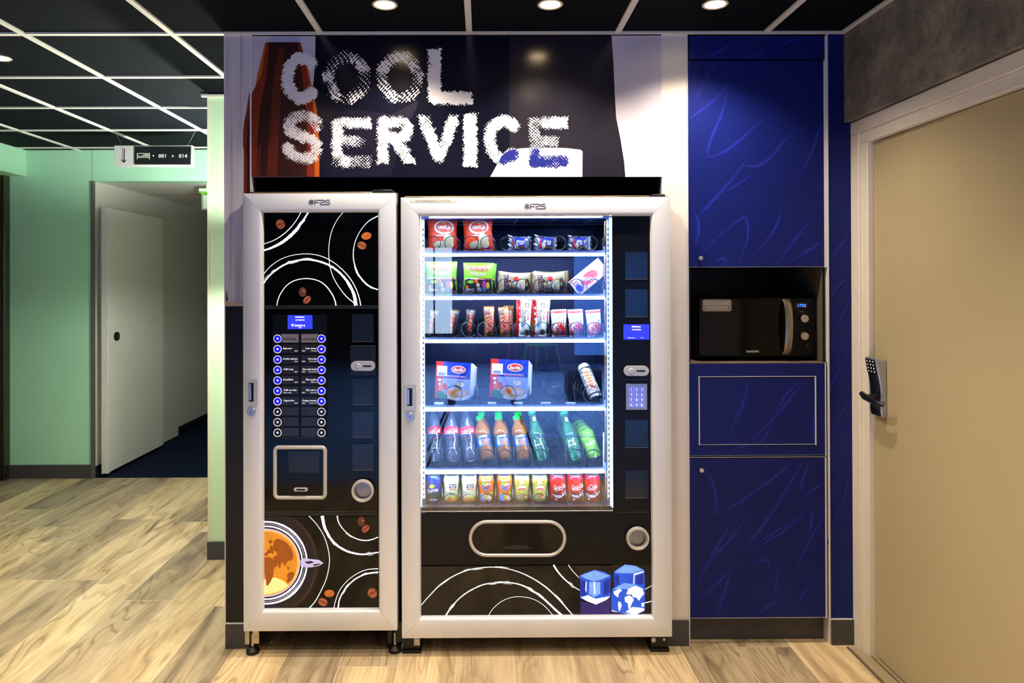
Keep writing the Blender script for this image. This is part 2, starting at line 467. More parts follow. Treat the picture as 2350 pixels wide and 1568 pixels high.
# soffit box and lift surround on the left
xs = P(59.5, 375, YG).x; zs = P(59.5, 405, YG).z
sf = MB().use(m_green); sf.box(xs - .6, xs, -1.0, YG, zs, HC + .02)
struct(sf, 'wall_left_soffit', smooth=False)
xl = P(23, 700, YG).x
m_steel = mat('brushed_bronze_steel', (96, 92, 74), .28, .9, var=.12, vs=4)
lw = MB().use(m_green); lw.box(xs - .6, xl - .02, -1.0, 1.1, 0, HC); lw.use(mat('far_wall', (14, 15, 20), .8)); lw.box(xs - .6, xl - .02, -9.9, -1.0, 0, HC)
struct(lw, 'wall_left', smooth=False)
lf = MB().use(m_steel)
for y0, y1, dx in ((2.44, YG, 0), (2.38, 2.44, -.02), (2.30, 2.38, -.045)):
    lf.box(xl - .14 + dx, xl + dx, y0, y1, 0, zs)
lf.box(xl - .16, xl - .03, 1.1, 2.30, 2.06, zs)
struct(lf, 'door_1_frame', bevel=.003)
ld = MB().use(mat('lift_door_steel', (120, 116, 100), .22, .95, var=.08, vs=3)); ld.box(xl - .16, xl - .08, 1.1, 2.32, 0, 2.06)
struct(ld, 'door_1', bevel=.002)

# pale green end wall behind the pillar
YP = .92
xp = P(478, 700, YP).x; zp = P(490, 214, YP).z
pw = MB().use(m_greenpale); pw.box(xp, XPR - .02, YP, YP + .1, 0, HC + .02)
struct(pw, 'wall_partition', smooth=False)
pt = MB().use(m_skirt); pt.box(xp - .004, XPR - .02, YP - .012, YP, 0, P(495, 1243, YP).z)
struct(pt, 'baseboard_partition', smooth=False)
pe = MB().use(m_grid)
pe.box(xp - .003, xp + .006, YP - .004, YP + .1, 0, HC); pe.box(xp - .03, XPL, YP - .02, YP, HC - .012, HC - .001)
struct(pe, 'trim_4', smooth=False)
p2 = MB().use(m_white); p2.box(xp + .02, xp + .12, YP + .1, 9, 0, HC)          # corridor right wall
struct(p2, 'wall_corridor_right', smooth=False)

# corridor behind the opening
m_corr = mat('corridor_paint', (222, 220, 208), .5, var=.03, vs=3)
xc = xo + .012
cw = MB().use(m_corr); cw.box(xc - .1, xc, YG + .016, 9, 0, zo + .2)
struct(cw, 'wall_corridor_left', smooth=False)
cb = MB().use(mat('corridor_skirting', (16, 20, 32), .6))
for y0, y1 in ((YG + .016, PX(232, 1080, xc).y), (3.98, 9)): cb.box(xc, xc + .012, y0, y1, 0, .085)
struct(cb, 'baseboard_corridor', smooth=False)
cc = MB().use(m_white); cc.box(xc - .1, xp + .1, YG + .12, 9, zo + .002, zo + .06)
cc.use(m_skirt)
for y in (3.35, 4.55, 5.75): cc.box(xc, xp + .1, y - .004, y + .004, zo + .0005, zo + .01)
struct(cc, 'ceiling_corridor', smooth=False)
ce2 = MB().use(m_corr); ce2.box(xc - .1, xp + .1, 9, 9.1, 0, zo + .1)
struct(ce2, 'wall_corridor_end', smooth=False)

# white sliding door standing off the corridor wall
d = thing('door_2', None, None, (xc, 3.4, 0)); d['kind'] = 'structure'
m_slide = mat('white_sliding_door', (228, 226, 214), .42, var=.03, vs=4)
ya = PX(252, 700, xc + .10).y; yb = PX(375, 700, xc + .10).y
zt = PX(252, 478, xc + .10).z
q = MB().use(m_slide); q.box(xc + .055, xc + .10, ya, yb, .035, zt); q.build('door_leaf', d, bevel=.003)
q = MB().use(mat('pale_door_edge', (226, 222, 216), .4)); q.box(xc + .05, xc + .104, ya - .03, ya, .03, zt + .002)
yj0, yj1 = PX(235, 700, xc + .02).y, PX(243, 700, xc + .02).y; q.box(xc, xc + .02, yj0, yj1, .0, PX(236, 463, xc + .02).z); q.build('door_frame', d, bevel=.003)
yk = PX(266.5, 772, xc + .10).y; zk = PX(266.5, 772, xc + .10).z
q = MB().use(mat('dark_bronze', (42, 40, 38), .35, .7)); q.cyl((xc + .10, yk, zk), (xc + .112, yk, zk), .035, .034)
q.use(mat('satin_pull', (150, 146, 138), .35, .8)); q.cyl((xc + .112, yk + .004, zk), (xc + .1125, yk + .004, zk), .012); q.build('door_pull', d, bevel=.002)

# exit sign on the corridor ceiling
sx = thing('exit_sign', 'white and green emergency exit light hanging under the corridor ceiling', 'exit sign', P(470, 455, 2.75), org=P(470, 455, 2.75))
m_exitw = mat('exit_white', (216, 226, 206), .4)
q = MB().use(m_exitw); pbox(q, 473, 427.5, 492, 433, 2.7, 2.78)
qa = P(480, 430, 2.74); q.box(qa.x - .02, qa.x + .03, 2.72, 2.76, qa.z, zo + .002); q.build('mount', sx, bevel=.002)
q = MB().use(m_exitw); pbox(q, 456, 432, 505, 440, 2.7, 2.80); q.use(mat('exit_green', (120, 190, 60), .4)); pbox(q, 456.5, 440, 505, 443.5, 2.71, 2.79); pbox(q, 461, 443, 470, 447, 2.71, 2.76); q.build('lamp_body', sx, bevel=.003)
q = MB().use(mat('exit_plate_edge', (150, 156, 140), .4)); pbox(q, 462.5, 446.5, 520, 482, 2.73, 2.75); q.use(m_exitw); pbox(q, 466, 448, 520, 478.5, 2.727, 2.735); q.build('sign_plate', sx)

# pillar to the left of the machines: a printed board wall, black below
m_board = streak_material('printed_boards', [(.3, lin((176, 160, 166))), (.45, lin((212, 200, 202))), (.7, lin((226, 214, 214)))], 3, (24, 24, .6), .38)
pl = MB().use(m_board)
zsp = P(540, 703, 0).z
pl.box(XPL, XPR, 0, .86, zsp, HC)
pl.use(mat('pillar_black', (20, 19, 19), .42, var=.15)); pl.box(XPL, XPR, 0, .86, 0, zsp)
pl.use(m_edge); pl.box(XPL - .004, XPL, -.002, .86, 0, HC)
# printed bottle running over the board edge, and a bit of table
fz = lambda e: (lambda x, y: P(x, y, -e))
f0 = fz(.0008)
m_brown = mat('print_brown', (128, 40, 20), .35, var=.1); m_dkbrown = mat('print_dark_brown', (54, 22, 16), .35, var=.2, vs=12)
m_orange = mat('print_orange', (196, 92, 24), .35, var=.1)
pl.use(m_brown); pl.poly([f0(574, 205), f0(574, 449), f0(559.5, 449), f0(559.5, 345), f0(557.6, 335), f0(558, 300), f0(561, 276), f0(566, 252), f0(570, 222)])
pl.use(m_dkbrown); pl.poly([fz(.001)(574, 240), fz(.001)(574, 449), fz(.001)(567, 449), fz(.001)(566, 330), fz(.001)(569, 280)])
pl.use(mat('print_table', (208, 172, 140), .4)); pl.poly([f0(519, 693), f0(557, 692), f0(557, 702.5), f0(519, 702.5)])
pl.use(mat('print_shadow', (58, 34, 30), .4)); pl.poly([f0(519, 664), f0(524, 690), f0(519, 692)])
struct(pl, 'wall_pillar', smooth=False)
sk = MB().use(m_skirt); zk1 = P(540, 1430, 0).z; sk.box(XPL + .001, XPR, -.010, 0, 0, zk1)
sk.use(m_edge); sk.box(XPL + .001, XPR, -.0105, 0, zk1, zk1 + .002)
struct(sk, 'baseboard_pillar', smooth=False)
# recess for the machines
nb = MB().use(m_niche)
zpan = P(1000, 407, 0).z
nb.box(XPR, XSL, .84, .87, 0, HC); nb.box(XPR, XSL, .02, .86, HC - .03, HC + .02)
nb.box(XPR, XPR + .012, .02, .86, zpan - .4, HC); nb.box(XSL - .012, XSL, .02, .86, 0, HC)
struct(nb, 'wall_niche', smooth=False)
# pale strip right of the machines
st = MB().use(mat('pale_strip', (232, 222, 212), .35, var=.02)); st.box(XSL, XSR - .004, 0, .8, 0, HC)
st.use(m_edge); st.box(XSR - .005, XSR, -.004, .6, 0, HC); st.box(XSL - .006, XSL + .0005, -.003, .02, zpan - .07, HC - .002)
st.box(XPR - .002, XPR + .005, -.003, .02, zpan - .07, HC - .002)
struct(st, 'wall_strip', smooth=False)
sk = MB().use(m_skirt); sk.box(XSL, XSR - .006, -.010, 0, 0, P(1560, 1423, 0).z)
struct(sk, 'baseboard_strip', smooth=False)

# blue filler by the door
m_blue = mat('dark_blue_laminate', (19, 30, 102), .36, var=.22, vs=2.2, spec=.22)
m_scr = mat('blue_scribble', (28, 37, 126), .36, var=.25, vs=9, spec=.22)
m_scr2 = mat('violet_scribble', (42, 45, 156), .36, var=.3, vs=9, spec=.22)
XF = P(1952, 800, 0).x
fl = MB().use(m_blue); fl.box(XCR + .006, XR + .095, .0005, .5, 0, HC)
for pts in ([(1900, 900), (1925, 850), (1945, 800)], [(1903, 690), (1925, 655), (1948, 640)], [(1900, 1250), (1915, 1200), (1940, 1130), (1948, 1080)], [(1902, 760), (1930, 730), (1948, 690)], [(1905, 1010), (1925, 960), (1947, 920)], [(1904, 600), (1925, 570), (1946, 545)]):
    fl.use(m_scr); stroke(fl, pts, [3, 9, 3], fz(.0006), .1)
fl.use(m_edge); fl.box(XCR, XCR + .006, -.004, .5, 0, HC - .002)
struct(fl, 'wall_filler', smooth=False)
sk = MB().use(m_skirt); zf = P(1930, 1421, 0).z; sk.box(XCR + .006, XF + .004, -.010, 0, 0, zf); sk.use(m_edge); sk.box(XCR + .006, XF, -.008, 0, zf, zf + .003)
struct(sk, 'baseboard_filler', smooth=False)

# right wall: concrete-look board over the door, door frame, leaf
XT = XR + .024                              # face of the door frame
zdt = P(1947, 283, 0).z                     # top of the frame
rw = MB().use(concrete_material()); rw.box(XR, XR + .095, -2.6, .002, zdt + .003, HC)
rw.use(m_white); rw.box(XR + .09, XR + .2, -2.6, .03, 0, HC); rw.box(XR, XR + .095, -2.6, -1.14, 0, zdt + .003)
struct(rw, 'wall_right', smooth=False)
y1 = -.062; y2 = -.112; yn = -1.14
def ring(mb, x0, x1, o, i, top_o, top_i):
    mb.box(x0, x1, i, o, 0, top_i); mb.box(x0, x1, yn, o, top_i, top_o); mb.box(x0, x1, yn - (o - i), yn, 0, top_o)
dr = thing('door_3', None, None, (XT, -.6, 0)); dr['kind'] = 'structure'
q = MB().use(m_trimw)
ring(q, XT, XT + .06, 0, y1, zdt, zdt - .052); ring(q, XT + .008, XT + .06, y1, y2, zdt - .052, zdt - .098); q.build('door_frame', dr, bevel=.003)
m_leaf = mat('beige_door_leaf', (190, 172, 134), .6, var=.025, vs=3, spec=.2)
q = MB().use(m_leaf); q.box(XT + .03, XT + .058, yn + .003, y2 - .006, .012, zdt - .101)
q.use(m_black); q.box(XT + .05, XT + .06, yn, y2, .0, zdt - .098)
q.use(mat('door_scuff', (214, 202, 176), .5)); 
for a, b in (((2048, 1350), (2050, 1352)), ((2070, 1341), (2066, 1347))):
    pa, pb = PX(*a, XT + .0295), PX(*b, XT + .0295); q.poly([(XT + .0297, pa.y, pa.z), (XT + .0297, pa.y - .002, pa.z), (XT + .0297, pb.y - .002, pb.z), (XT + .0297, pb.y, pb.z)])
q.build('door_leaf', dr, bevel=.002)
q = MB().use(mat('threshold_metal', (196, 178, 150), .35, .5)); q.box(XT - .035, XT + .012, -1.2, -.05, 0, .008); q.box(XT + .016, XT + .028, -1.2, y2, 0, .014); q.use(mat('threshold_dark', (110, 92, 66), .5)); q.box(XT - .042, XT - .034, -1.2, -.03, 0, .006); q.build('threshold', dr, bevel=.0015)
hk = PX(2338, 178, XT + .03)
q = MB().use(mat('hook_white', (226, 220, 204), .4)); q.tube([(XT + .028, hk.y + .012, hk.z - .035), (XT + .012, hk.y + .004, hk.z - .002), (XT + .012, hk.y - .004, hk.z - .002), (XT + .028, hk.y - .012, hk.z - .035)], .0025); q.build('coat_hook', dr)
# electronic lock
XLF = XT + .03
m_chrome = mat('satin_chrome', (186, 190, 202), .3, .7, var=.05); m_dchrome = mat('dark_chrome', (74, 76, 84), .16, .9, var=.05)
zT, zB = PX(2028, 826, XLF).z, PX(2028, 958, XLF).z
yf, yn_ = y2 - .012, y2 - .088            # far and near edge of the body
prof = [(0, 0), (-.020, .004), (-.024, .03), (-.022, .085), (-.024, .12), (-.034, .175), (-.042, .215), (-.040, .229), (-.030, zT - zB), (0, zT - zB)]
q = MB().use(m_chrome); q.prism([(XLF + x, yn_, zB + z) for x, z in prof], (0, yf - yn_, 0)); lk = q.build('door_lock', dr, bevel=.004, ang=50)
q = MB().use(m_dchrome)
fr = [(-.0203, .006), (-.0243, .03), (-.0223, .085), (-.0243, .12), (-.0323, .165)]
for (xa, za), (xb, zb_) in zip(fr, fr[1:]): q.poly([(XLF + xa - .0012, yn_ + .005, zB + za), (XLF + xa - .0012, yf - .005, zB + za), (XLF + xb - .0012, yf - .005, zB + zb_), (XLF + xb - .0012, yn_ + .005, zB + zb_)])
q.build('front_skin', lk)
q = MB().use(mat('keypad_black', (8, 8, 10), .2)); kf = lambda t: (XLF - .0335 - .0085 * t - .0022, zB + .166 + .05 * t)
a, b = kf(0), kf(1.08); q.poly([(a[0], yn_ + .006, a[1]), (a[0], yf - .006, a[1]), (b[0], yf - .006, b[1]), (b[0], yn_ + .006, b[1])])
q.use(mat('keypad_dots', (226, 226, 220), .3, emit=(226, 226, 220), es=.3))
for r in range(4):
    for c in range(3):
        x, z = kf(.14 + .26 * r); yy = yn_ + .018 + .02 * c; q.cyl((x - .0002, yy, z), (x - .001, yy, z), .0032, n=8)
q.build('keypad', lk)
zl = PX(2015, 918, XLF - .05).z; yl = (yn_ + yf) / 2
q = MB().use(m_dchrome); q.cyl((XLF - .02, yl, zl), (XLF - .062, yl, zl), .013, .011)
q.tube([(XLF - .058, yl + .03, zl + .008), (XLF - .064, yl, zl + .002), (XLF - .064, yl - .04, zl - .004), (XLF - .060, yl - .085, zl - .010), (XLF - .050, yl - .10, zl - .012)], [.011, .013, .012, .010, .009], 12); q.build('lever', lk, ang=60)

# room behind the camera: end wall with evening windows, return walls
ew = MB().use(mat('far_wall', (14, 15, 20), .8))
ew.box(-6, 4.5, -10.2, -10.05, 0, HC); ew.box(4.4, 4.5, -10.2, -2.5, 0, HC); ew.box(XR + .05, 4.5, -2.6, -2.5, 0, HC)
struct(ew, 'wall_front', smooth=False)
m_win = mat('evening_window', (40, 60, 120), .2, emit=(80, 140, 255), es=WIN_E * .35, var=.2, vs=1.5)
m_winw = mat('lit_window', (200, 220, 230), .2, emit=(200, 230, 255), es=WIN_E * .6, var=.2, vs=1.5)
for n, (x0, x1, z0, z1, mm) in enumerate(((-1.15, -.50, .55, 2.1, m_winw), (1.70, 3.1, .15, 2.0, m_win))):
    q = MB().use(mm); q.box(x0, x1, -10.05, -10.03, z0, z1)
    q.use(mat('window_frame', (30, 30, 34), .5))
    for x in (x0 - .03, (x0 + x1) / 2 - .015, x1): q.box(x, x + .03, -10.05, -10.0, z0 - .03, z1 + .03)
    for z in (z0 - .03, z1): q.box(x0, x1, -10.05, -10.0, z, z + .03)
    struct(q, 'window_%d' % (n + 1), smooth=False)

# ================================================================== LAMPS
WARM = (1.0, .865, .68)
m_lens = mat('downlight_lens', (255, 240, 210), .3, emit=(255, 226, 176), es=26)
m_ring = mat('downlight_ring', (226, 214, 190), .35, .2)
def downlight(x, y, label, group, e=SPOT_W, col=WARM, cone=126):
    t = thing('downlight', label, 'ceiling light', (x, y, HC + .008), group)
    z = HC + .008
    q = MB().use(m_ring); q.lathe([(.040, -.001), (.047, -.005), (.044, -.008), (.037, -.006), (.034, .004)], (x, y, z), 32); q.build('trim_ring', t)
    q = MB().use(m_lens); q.lathe([(.0001, -.005), (.020, -.0045), (.036, -.001), (.036, .004)], (x, y, z), 24); q.build('lens', t)
    lamp('lamp_light', 'SPOT', t, (x, y, z - .02), e, col, spot_size=math.radians(cone), spot_blend=.85, shadow_soft_size=.022)
    return t
downlight(-.3, -.3, 'round recessed ceiling light above the large word COOL', None)
downlight(.3, -.3, 'round recessed ceiling light between two others, above the tall snack machine', None)
downlight(.9, -.3, 'round recessed ceiling light nearest the blue cabinet and grey wall', None)
downlight(-2.1, .3, 'round recessed ceiling light at the left edge before the green wall', None)
for x, y, e in ((.3, -.9, 34), (-.9, -1.5, 95), (.3, -2.1, 90), (.9, -1.5, 60), (-2.1, -.9, 80), (-2.1, -2.7, 60), (-.3, -2.7, 80)):  # first one is mirrored in the panel; the rest are added as fill
    downlight(x, y, 'round recessed ceiling light out of the picture, in a set mostly added as fill', 'ceiling lights behind the camera', e, cone=102)
for x, y in ((.3, -4.5), (-1.5, -4.5), (2.1, -5.1), (-.9, -6.3), (.9, -6.3), (2.7, -7.5), (-2.1, -8.1), (.3, -8.1)):  # cool lights added so the far floor shows brighter in the glass
    downlight(x, y, 'unseen ceiling light added to brighten the far floor mirrored in the glass', 'cool lights added over the far floor', 330, (.54, .75, 1.0), 96)
# up and down lamps on hidden wall faces: left side of the pillar, and the lobby wall behind the pale green end wall
def sconce(x, y, z, e, col, label, down=1.0):
    t = thing('wall_sconce', label, 'wall lamp', (x, y, z)); ORG[t] = Vector((x, y, z))
    q = MB().use(m_white); q.box(x - .026, x + .03, y - .05, y + .05, z - .09, z + .09); q.build('housing', t, bevel=.004)
    for dz in (-.091, .091):
        q = MB().use(mat('sconce_glow', (240, 255, 235), .3, emit=(236, 255, 226), es=8)); q.box(x - .02, x + .024, y - .04, y + .04, z + dz - .002, z + dz + .002); q.build('diffuser', t)
    lamp('lamp_light', 'SPOT', t, (x, y, z + .11), e, col, (PI, 0, 0), spot_size=math.radians(176), spot_blend=.3, shadow_soft_size=.03)
    lamp('lamp_light', 'SPOT', t, (x, y, z - .11), e * down, col, None, spot_size=math.radians(176), spot_blend=.3, shadow_soft_size=.03)
sconce(XPL - .034, .42, 1.62, 34, (1, .98, .86), 'up and down wall lamp on the hidden left side of the pillar')
sconce(xp - .03, 1.55, 1.75, 112, (.92, 1, .93), 'up and down wall lamp hidden behind the pale green end wall', .5)

# ================================================================== HANGING DIRECTION SIGN
YS = 1.78
a = P(262, 382, YS); b = P(441, 333.5, YS)
sg = thing('direction_sign', 'hanging sign with arrow, bed symbol and room numbers in white on black', 'sign', ((a.x + b.x) / 2, YS, a.z))
m_sgw = mat('sign_pale_grey', (196, 194, 190), .4)
q = MB().use(m_sgw); q.box(a.x, b.x, YS, YS + .036, a.z, b.z); q.build('sign_box', sg, bevel=.002)
q = MB().use(mat('sign_black', (14, 15, 19), .4)); pprism(q, [(308.5, 336.5), (438.5, 337), (437.5, 378), (308.5, 377.5)], YS - .003, YS - .0005); q.build('black_plate', sg)
fs = px(YS - .0036)
q = MB().use(mat('sign_ink', (16, 16, 18), .4)); stroke(q, [(285.3, 341), (284.6, 372)], 2.2, fs); stroke(q, [(280.5, 366.5), (284.3, 373), (289.5, 366.5)], 2.0, fs, k=2); q.build('arrow', sg)
m_sgt = mat('sign_white', (236, 236, 214), .4, emit=(236, 236, 214), es=.12)
q = MB().use(m_sgt)
for pts in ([(315, 351), (315, 366)], [(343, 351), (343, 366)], [(315, 361.5), (343, 361.5)], [(315, 358.5), (343, 358.5)], [(316, 353.5), (322, 352), (330, 352.2), (336, 354), (341, 357.5)], [(333, 357), (336, 353), (340, 352.6), (342, 355)], [(327, 356), (333, 355.5), (338, 358)]):
    stroke(q, pts, 1.0, fs)
q.build('bed_symbol', sg)
q = MB().use(m_sgt)
q.poly([fs(*p) for p in ell(352, 357.6, 1.6, 1.6)]); q.build('dot', sg)
for t_, x_, h_ in (('001', 372.5, 8.6), ('>', 396.5, 7), ('014', 420, 8.6)): q = MB().use(m_sgt); ptext(q, t_, x_, 362, h_, YS - .0036, bold=.012, shear=.12, space=1.1); q.build('lettering', sg)
for n, (p0, p1) in enumerate((((280, 333.5), (266, 306)), ((431, 333.5), (447, 302)))):
    s0 = P(*p0, YS + .018); s1 = PZ(*p1, HC); s1.y = YS + .03; q = MB().use(mat('wire', (150, 156, 150), .35, .8)); q.tube([s0, (s0.x + (-.05 if n == 0 else .05), YS + .02, HC)], .0016, 5); q.build('wire', sg)

# ================================================================== PRINTED PANEL "COOL SERVICE"
pn_o = P(1048, 407, -.002)
pn = thing('printed_panel', 'large printed panel reading COOL SERVICE above the two vending machines', 'sign', pn_o)
x0, x1 = XPR + .007, XSL - .007
zt = HC - .004
m_pnavy = mat('print_navy', (14, 15, 32), .19, var=.22, vs=2.2, spec=.6)
m_plil = mat('print_pale', (206, 198, 208), .26, var=.06, vs=2, spec=.6)
q = MB().use(m_pnavy); q.box(x0, x1, -.002, .018, zpan, zt)
f1 = px(-.0026); f2 = px(-.0030); f3 = px(-.0034); f4 = px(-.0038)
def PF(f, pts, k=6, closed=True): return [f(*p) for p in pts]
q.use(m_plil)
q.poly(PF(f1, [(576.8, 83), (724, 83), (723, 150), (715, 230), (706, 300), (700, 406.5), (576.8, 406.5)]))
q.poly(PF(f1, [(1403.5, 82), (1520, 81.5), (1520, 406), (1435, 406), (1432, 370), (1424, 320), (1414, 270), (1411, 220), (1408, 150)]))
q.use(mat('print_slate', (35, 32, 42), .19, var=.3, vs=4, spec=.6))
q.poly(PF(f1, [(1170, 83), (1300, 83), (1380, 83), (1403, 82.5), (1407, 150), (1410, 220), (1413, 272), (1422, 320), (1430, 372), (1433, 406), (1337, 406), (1337, 342), (1250, 338), (1170, 344), (1168, 250)]))
q.use(mat('print_plum', (22, 19, 38), .26, var=.25, vs=3, spec=.6))
q.poly(PF(f1, [(726, 290), (800, 250), (900, 262), (960, 230), (955, 250), (925, 310), (905, 380), (896, 406), (733, 406), (731, 340)]))
# bottle: glass neck, body, dark core
q.use(mat('print_glass', (176, 174, 206), .3, var=.15, vs=20)); q.poly(PF(f2, [(622, 83), (686, 83), (689, 96), (612, 96)]))
for x in (626, 634, 640, 648, 676, 682): stroke(q, [(x, 83), (x - 1, 96)], 1.6, f3)
q.use(m_orange); q.poly(PF(f2, [(608, 98), (690, 98), (708, 160), (727, 250), (733, 330), (733, 406), (577, 406), (577, 250), (592, 165)]))
q.use(m_brown); q.poly(PF(f3, [(611, 97), (689, 97), (702, 150), (718, 230), (722, 300), (722, 406), (577.5, 406), (577.5, 215), (600, 172)]))
q.use(m_dkbrown); q.poly(PF(f4, [(618, 97), (684, 98), (690, 150), (700, 230), (706, 300), (704, 406), (596, 406), (590, 330), (597, 250), (612, 170)]))
q.use(mat('print_brown_mid', (92, 34, 22), .35, var=.2, vs=10)); q.poly(PF(px(-.0041), [(640, 110), (652, 108), (648, 180), (640, 300), (636, 406), (612, 406), (618, 300), (628, 180)]))
stroke(q, [(598, 330), (594, 360), (594, 406)], [2, 8, 8], px(-.0042))
# white cup
CUP = [(1125, 406), (1135, 388), (1150, 360), (1163, 344.5), (1200, 340.2), (1250, 338.6), (1300, 340), (1333, 343.5), (1337, 348), (1336.5, 406)]
q.use(mat('print_cup', (222, 214, 216), .28, var=.03, spec=.6)); q.poly(PF(f2, CUP))
q.build('panel_board', pn, smooth=False)

def grunge():
    """halftone stencil lettering traced as polygons from a distance field"""
    rs = np.random.RandomState(5)
    def vnoise(xx, yy, s):
        g = rs.rand(400, 400); a = xx / s + 50; b = yy / s + 50
        i = np.floor(a).astype(int) % 398; j = np.floor(b).astype(int) % 398; u = a - np.floor(a); v = b - np.floor(b)
        u = u * u * (3 - 2 * u); v = v * v * (3 - 2 * v)
        return (g[i, j] * (1 - u) * (1 - v) + g[i + 1, j] * u * (1 - v) + g[i, j + 1] * (1 - u) * v + g[i + 1, j + 1] * u * v)
    def arc(cx, cy, rx, ry, a0, a1, n=26): return [(cx + rx * math.cos(math.radians(a0 + (a1 - a0) * i / n)), cy + ry * math.sin(math.radians(a0 + (a1 - a0) * i / n))) for i in range(n + 1)]
    LET = [(.86, 13, (645, 121, 737, 239), [arc(692, 180, 33, 45, -48, -312)]), (.42, 14, (738, 114, 853, 241), [arc(796, 178, 41, 48, 0, 360)]), (.44, 14, (860, 114, 975, 241), [arc(918, 178, 41, 48, 0, 360)]),
           (.95, 13.5, (983, 113, 1082, 239), [[(997, 100), (997, 225), (1095, 225)]]),
           (.62, 13, (649, 254, 739, 374), [smooth_pts([(729, 287), (714, 271), (692, 267), (671, 274), (664, 290), (674, 305), (697, 314), (719, 325), (727, 341), (717, 357), (695, 363), (673, 357), (659, 340)], 4)]),
           (.52, 13, (760, 268, 851, 384), [[(860, 282), (774, 282), (774, 371), (862, 371)], [(775, 325), (826, 325)]]),
           (.68, 13, (865, 268, 952, 375), [[(879, 395), (879, 281), (916, 281)], arc(915, 299, 20, 18, -90, 90, 12), [(915, 317), (879, 317)], [(904, 314), (952, 392)]]),
           (.66, 13, (960, 264, 1053, 372), [[(966, 255), (1007, 362), (1048, 255)]]), (.98, 14.5, (1062, 262, 1096, 382), [[(1079, 240), (1079, 400)]]),
           (.78, 13, (1108, 264, 1202, 378), [arc(1156, 321, 33, 43, -48, -312)]), (.60, 13, (1213, 268, 1303, 384), [[(1320, 282), (1227, 282), (1227, 370), (1320, 370)], [(1227, 325), (1272, 325)]])]
    st = 1.15
    xs_ = np.arange(630, 1320, st); ys_ = np.arange(104, 398, st)
    xx, yy = np.meshgrid(xs_, ys_, indexing='ij')
    val = np.full(xx.shape, -1.0)
    lo = vnoise(xx, yy, 22); mid = vnoise(xx, yy, 7); hi = vnoise(xx, yy, 3.2)
    for tone, hw, bb, lines in LET:
        d = np.full(xx.shape, 1e9)
        for ln in lines:
            for (ax, ay), (bx, by) in zip(ln, ln[1:]):
                vx, vy = bx - ax, by - ay; t = np.clip(((xx - ax) * vx + (yy - ay) * vy) / (vx * vx + vy * vy + 1e-9), 0, 1)
                d = np.minimum(d, np.hypot(xx - ax - t * vx, yy - ay - t * vy))
        sd = np.minimum(hw - d, np.minimum(np.minimum(xx - bb[0], bb[2] - xx), np.minimum(yy - bb[1], bb[3] - yy))) + (mid - .5) * 5.5 + (hi - .5) * 3
        k = np.clip((sd + 7.5) / 14, 0, 1); k = k * k * (3 - 2 * k)
        tn = np.clip(tone + (lo - .5) * .55, .25, 1.2)
        a = k * tn * (.74 + .52 * hi)
        p = 5.0 if tone > .45 else 5.6
        h = .5 + .25 * (np.cos((xx + yy) * 2 * PI / p / 1.414 + mid * 3) + (1.0 if tone > .45 else .7) * np.cos((xx - yy) * 2 * PI / p / (1.414 if tone > .45 else 2.4) + lo * 9))
        v = a - h * .62 - .10
        v[sd < -9] = -1
        val = np.maximum(val, v)
    mw, mi = MB(), MB()
    inc = lambda x, y: y > np.interp(x, [1125, 1135, 1150, 1163, 1200, 1250, 1300, 1333, 1337], [406, 388, 360, 344.5, 340.2, 338.6, 340, 343.5, 348]) and 1125 < x < 1337
    pos = val > 0
    for j in range(len(ys_) - 1):
        i = 0
        while i < len(xs_) - 1:
            c = (pos[i, j], pos[i + 1, j], pos[i + 1, j + 1], pos[i, j + 1])
            if not any(c): i += 1; continue
            x, y = xs_[i], ys_[j]; inv = inc(x + .5, y + .5); tgt, ff = (mi, px(-.0038)) if inv else (mw, px(-.0048))
            if all(c):
                i2 = i
                while i2 < len(xs_) - 1 and pos[i2, j] and pos[i2 + 1, j] and pos[i2, j + 1] and pos[i2 + 1, j + 1] and inc(xs_[i2] + .5, y + .5) == inv: i2 += 1
                tgt.poly([ff(x, y), ff(x, y + st), ff(xs_[i2], y + st), ff(xs_[i2], y)]); i = i2; continue
            cr = [(i, j), (i + 1, j), (i + 1, j + 1), (i, j + 1)]; pl_ = []
            for n in range(4):
                (a0, b0), (a1, b1) = cr[n], cr[(n + 1) % 4]; v0, v1 = val[a0, b0], val[a1, b1]
                if v0 > 0: pl_.append((xs_[a0], ys_[b0]))
                if (v0 > 0) != (v1 > 0):
                    t = v0 / (v0 - v1); pl_.append((xs_[a0] + t * (xs_[a1] - xs_[a0]), ys_[b0] + t * (ys_[b1] - ys_[b0])))
            if len(pl_) > 2: tgt.poly([ff(*p) for p in pl_[::-1]])
            i += 1
    mw.m = [mat('print_white', (232, 226, 228), .28, var=.02, spec=.6)]; mi.m = [mat('print_ink_blue', (34, 40, 124), .28, var=.05, spec=.6)]
    mw.build('lettering', pn, smooth=False); mi.build('lettering_on_cup', pn, smooth=False)
grunge()

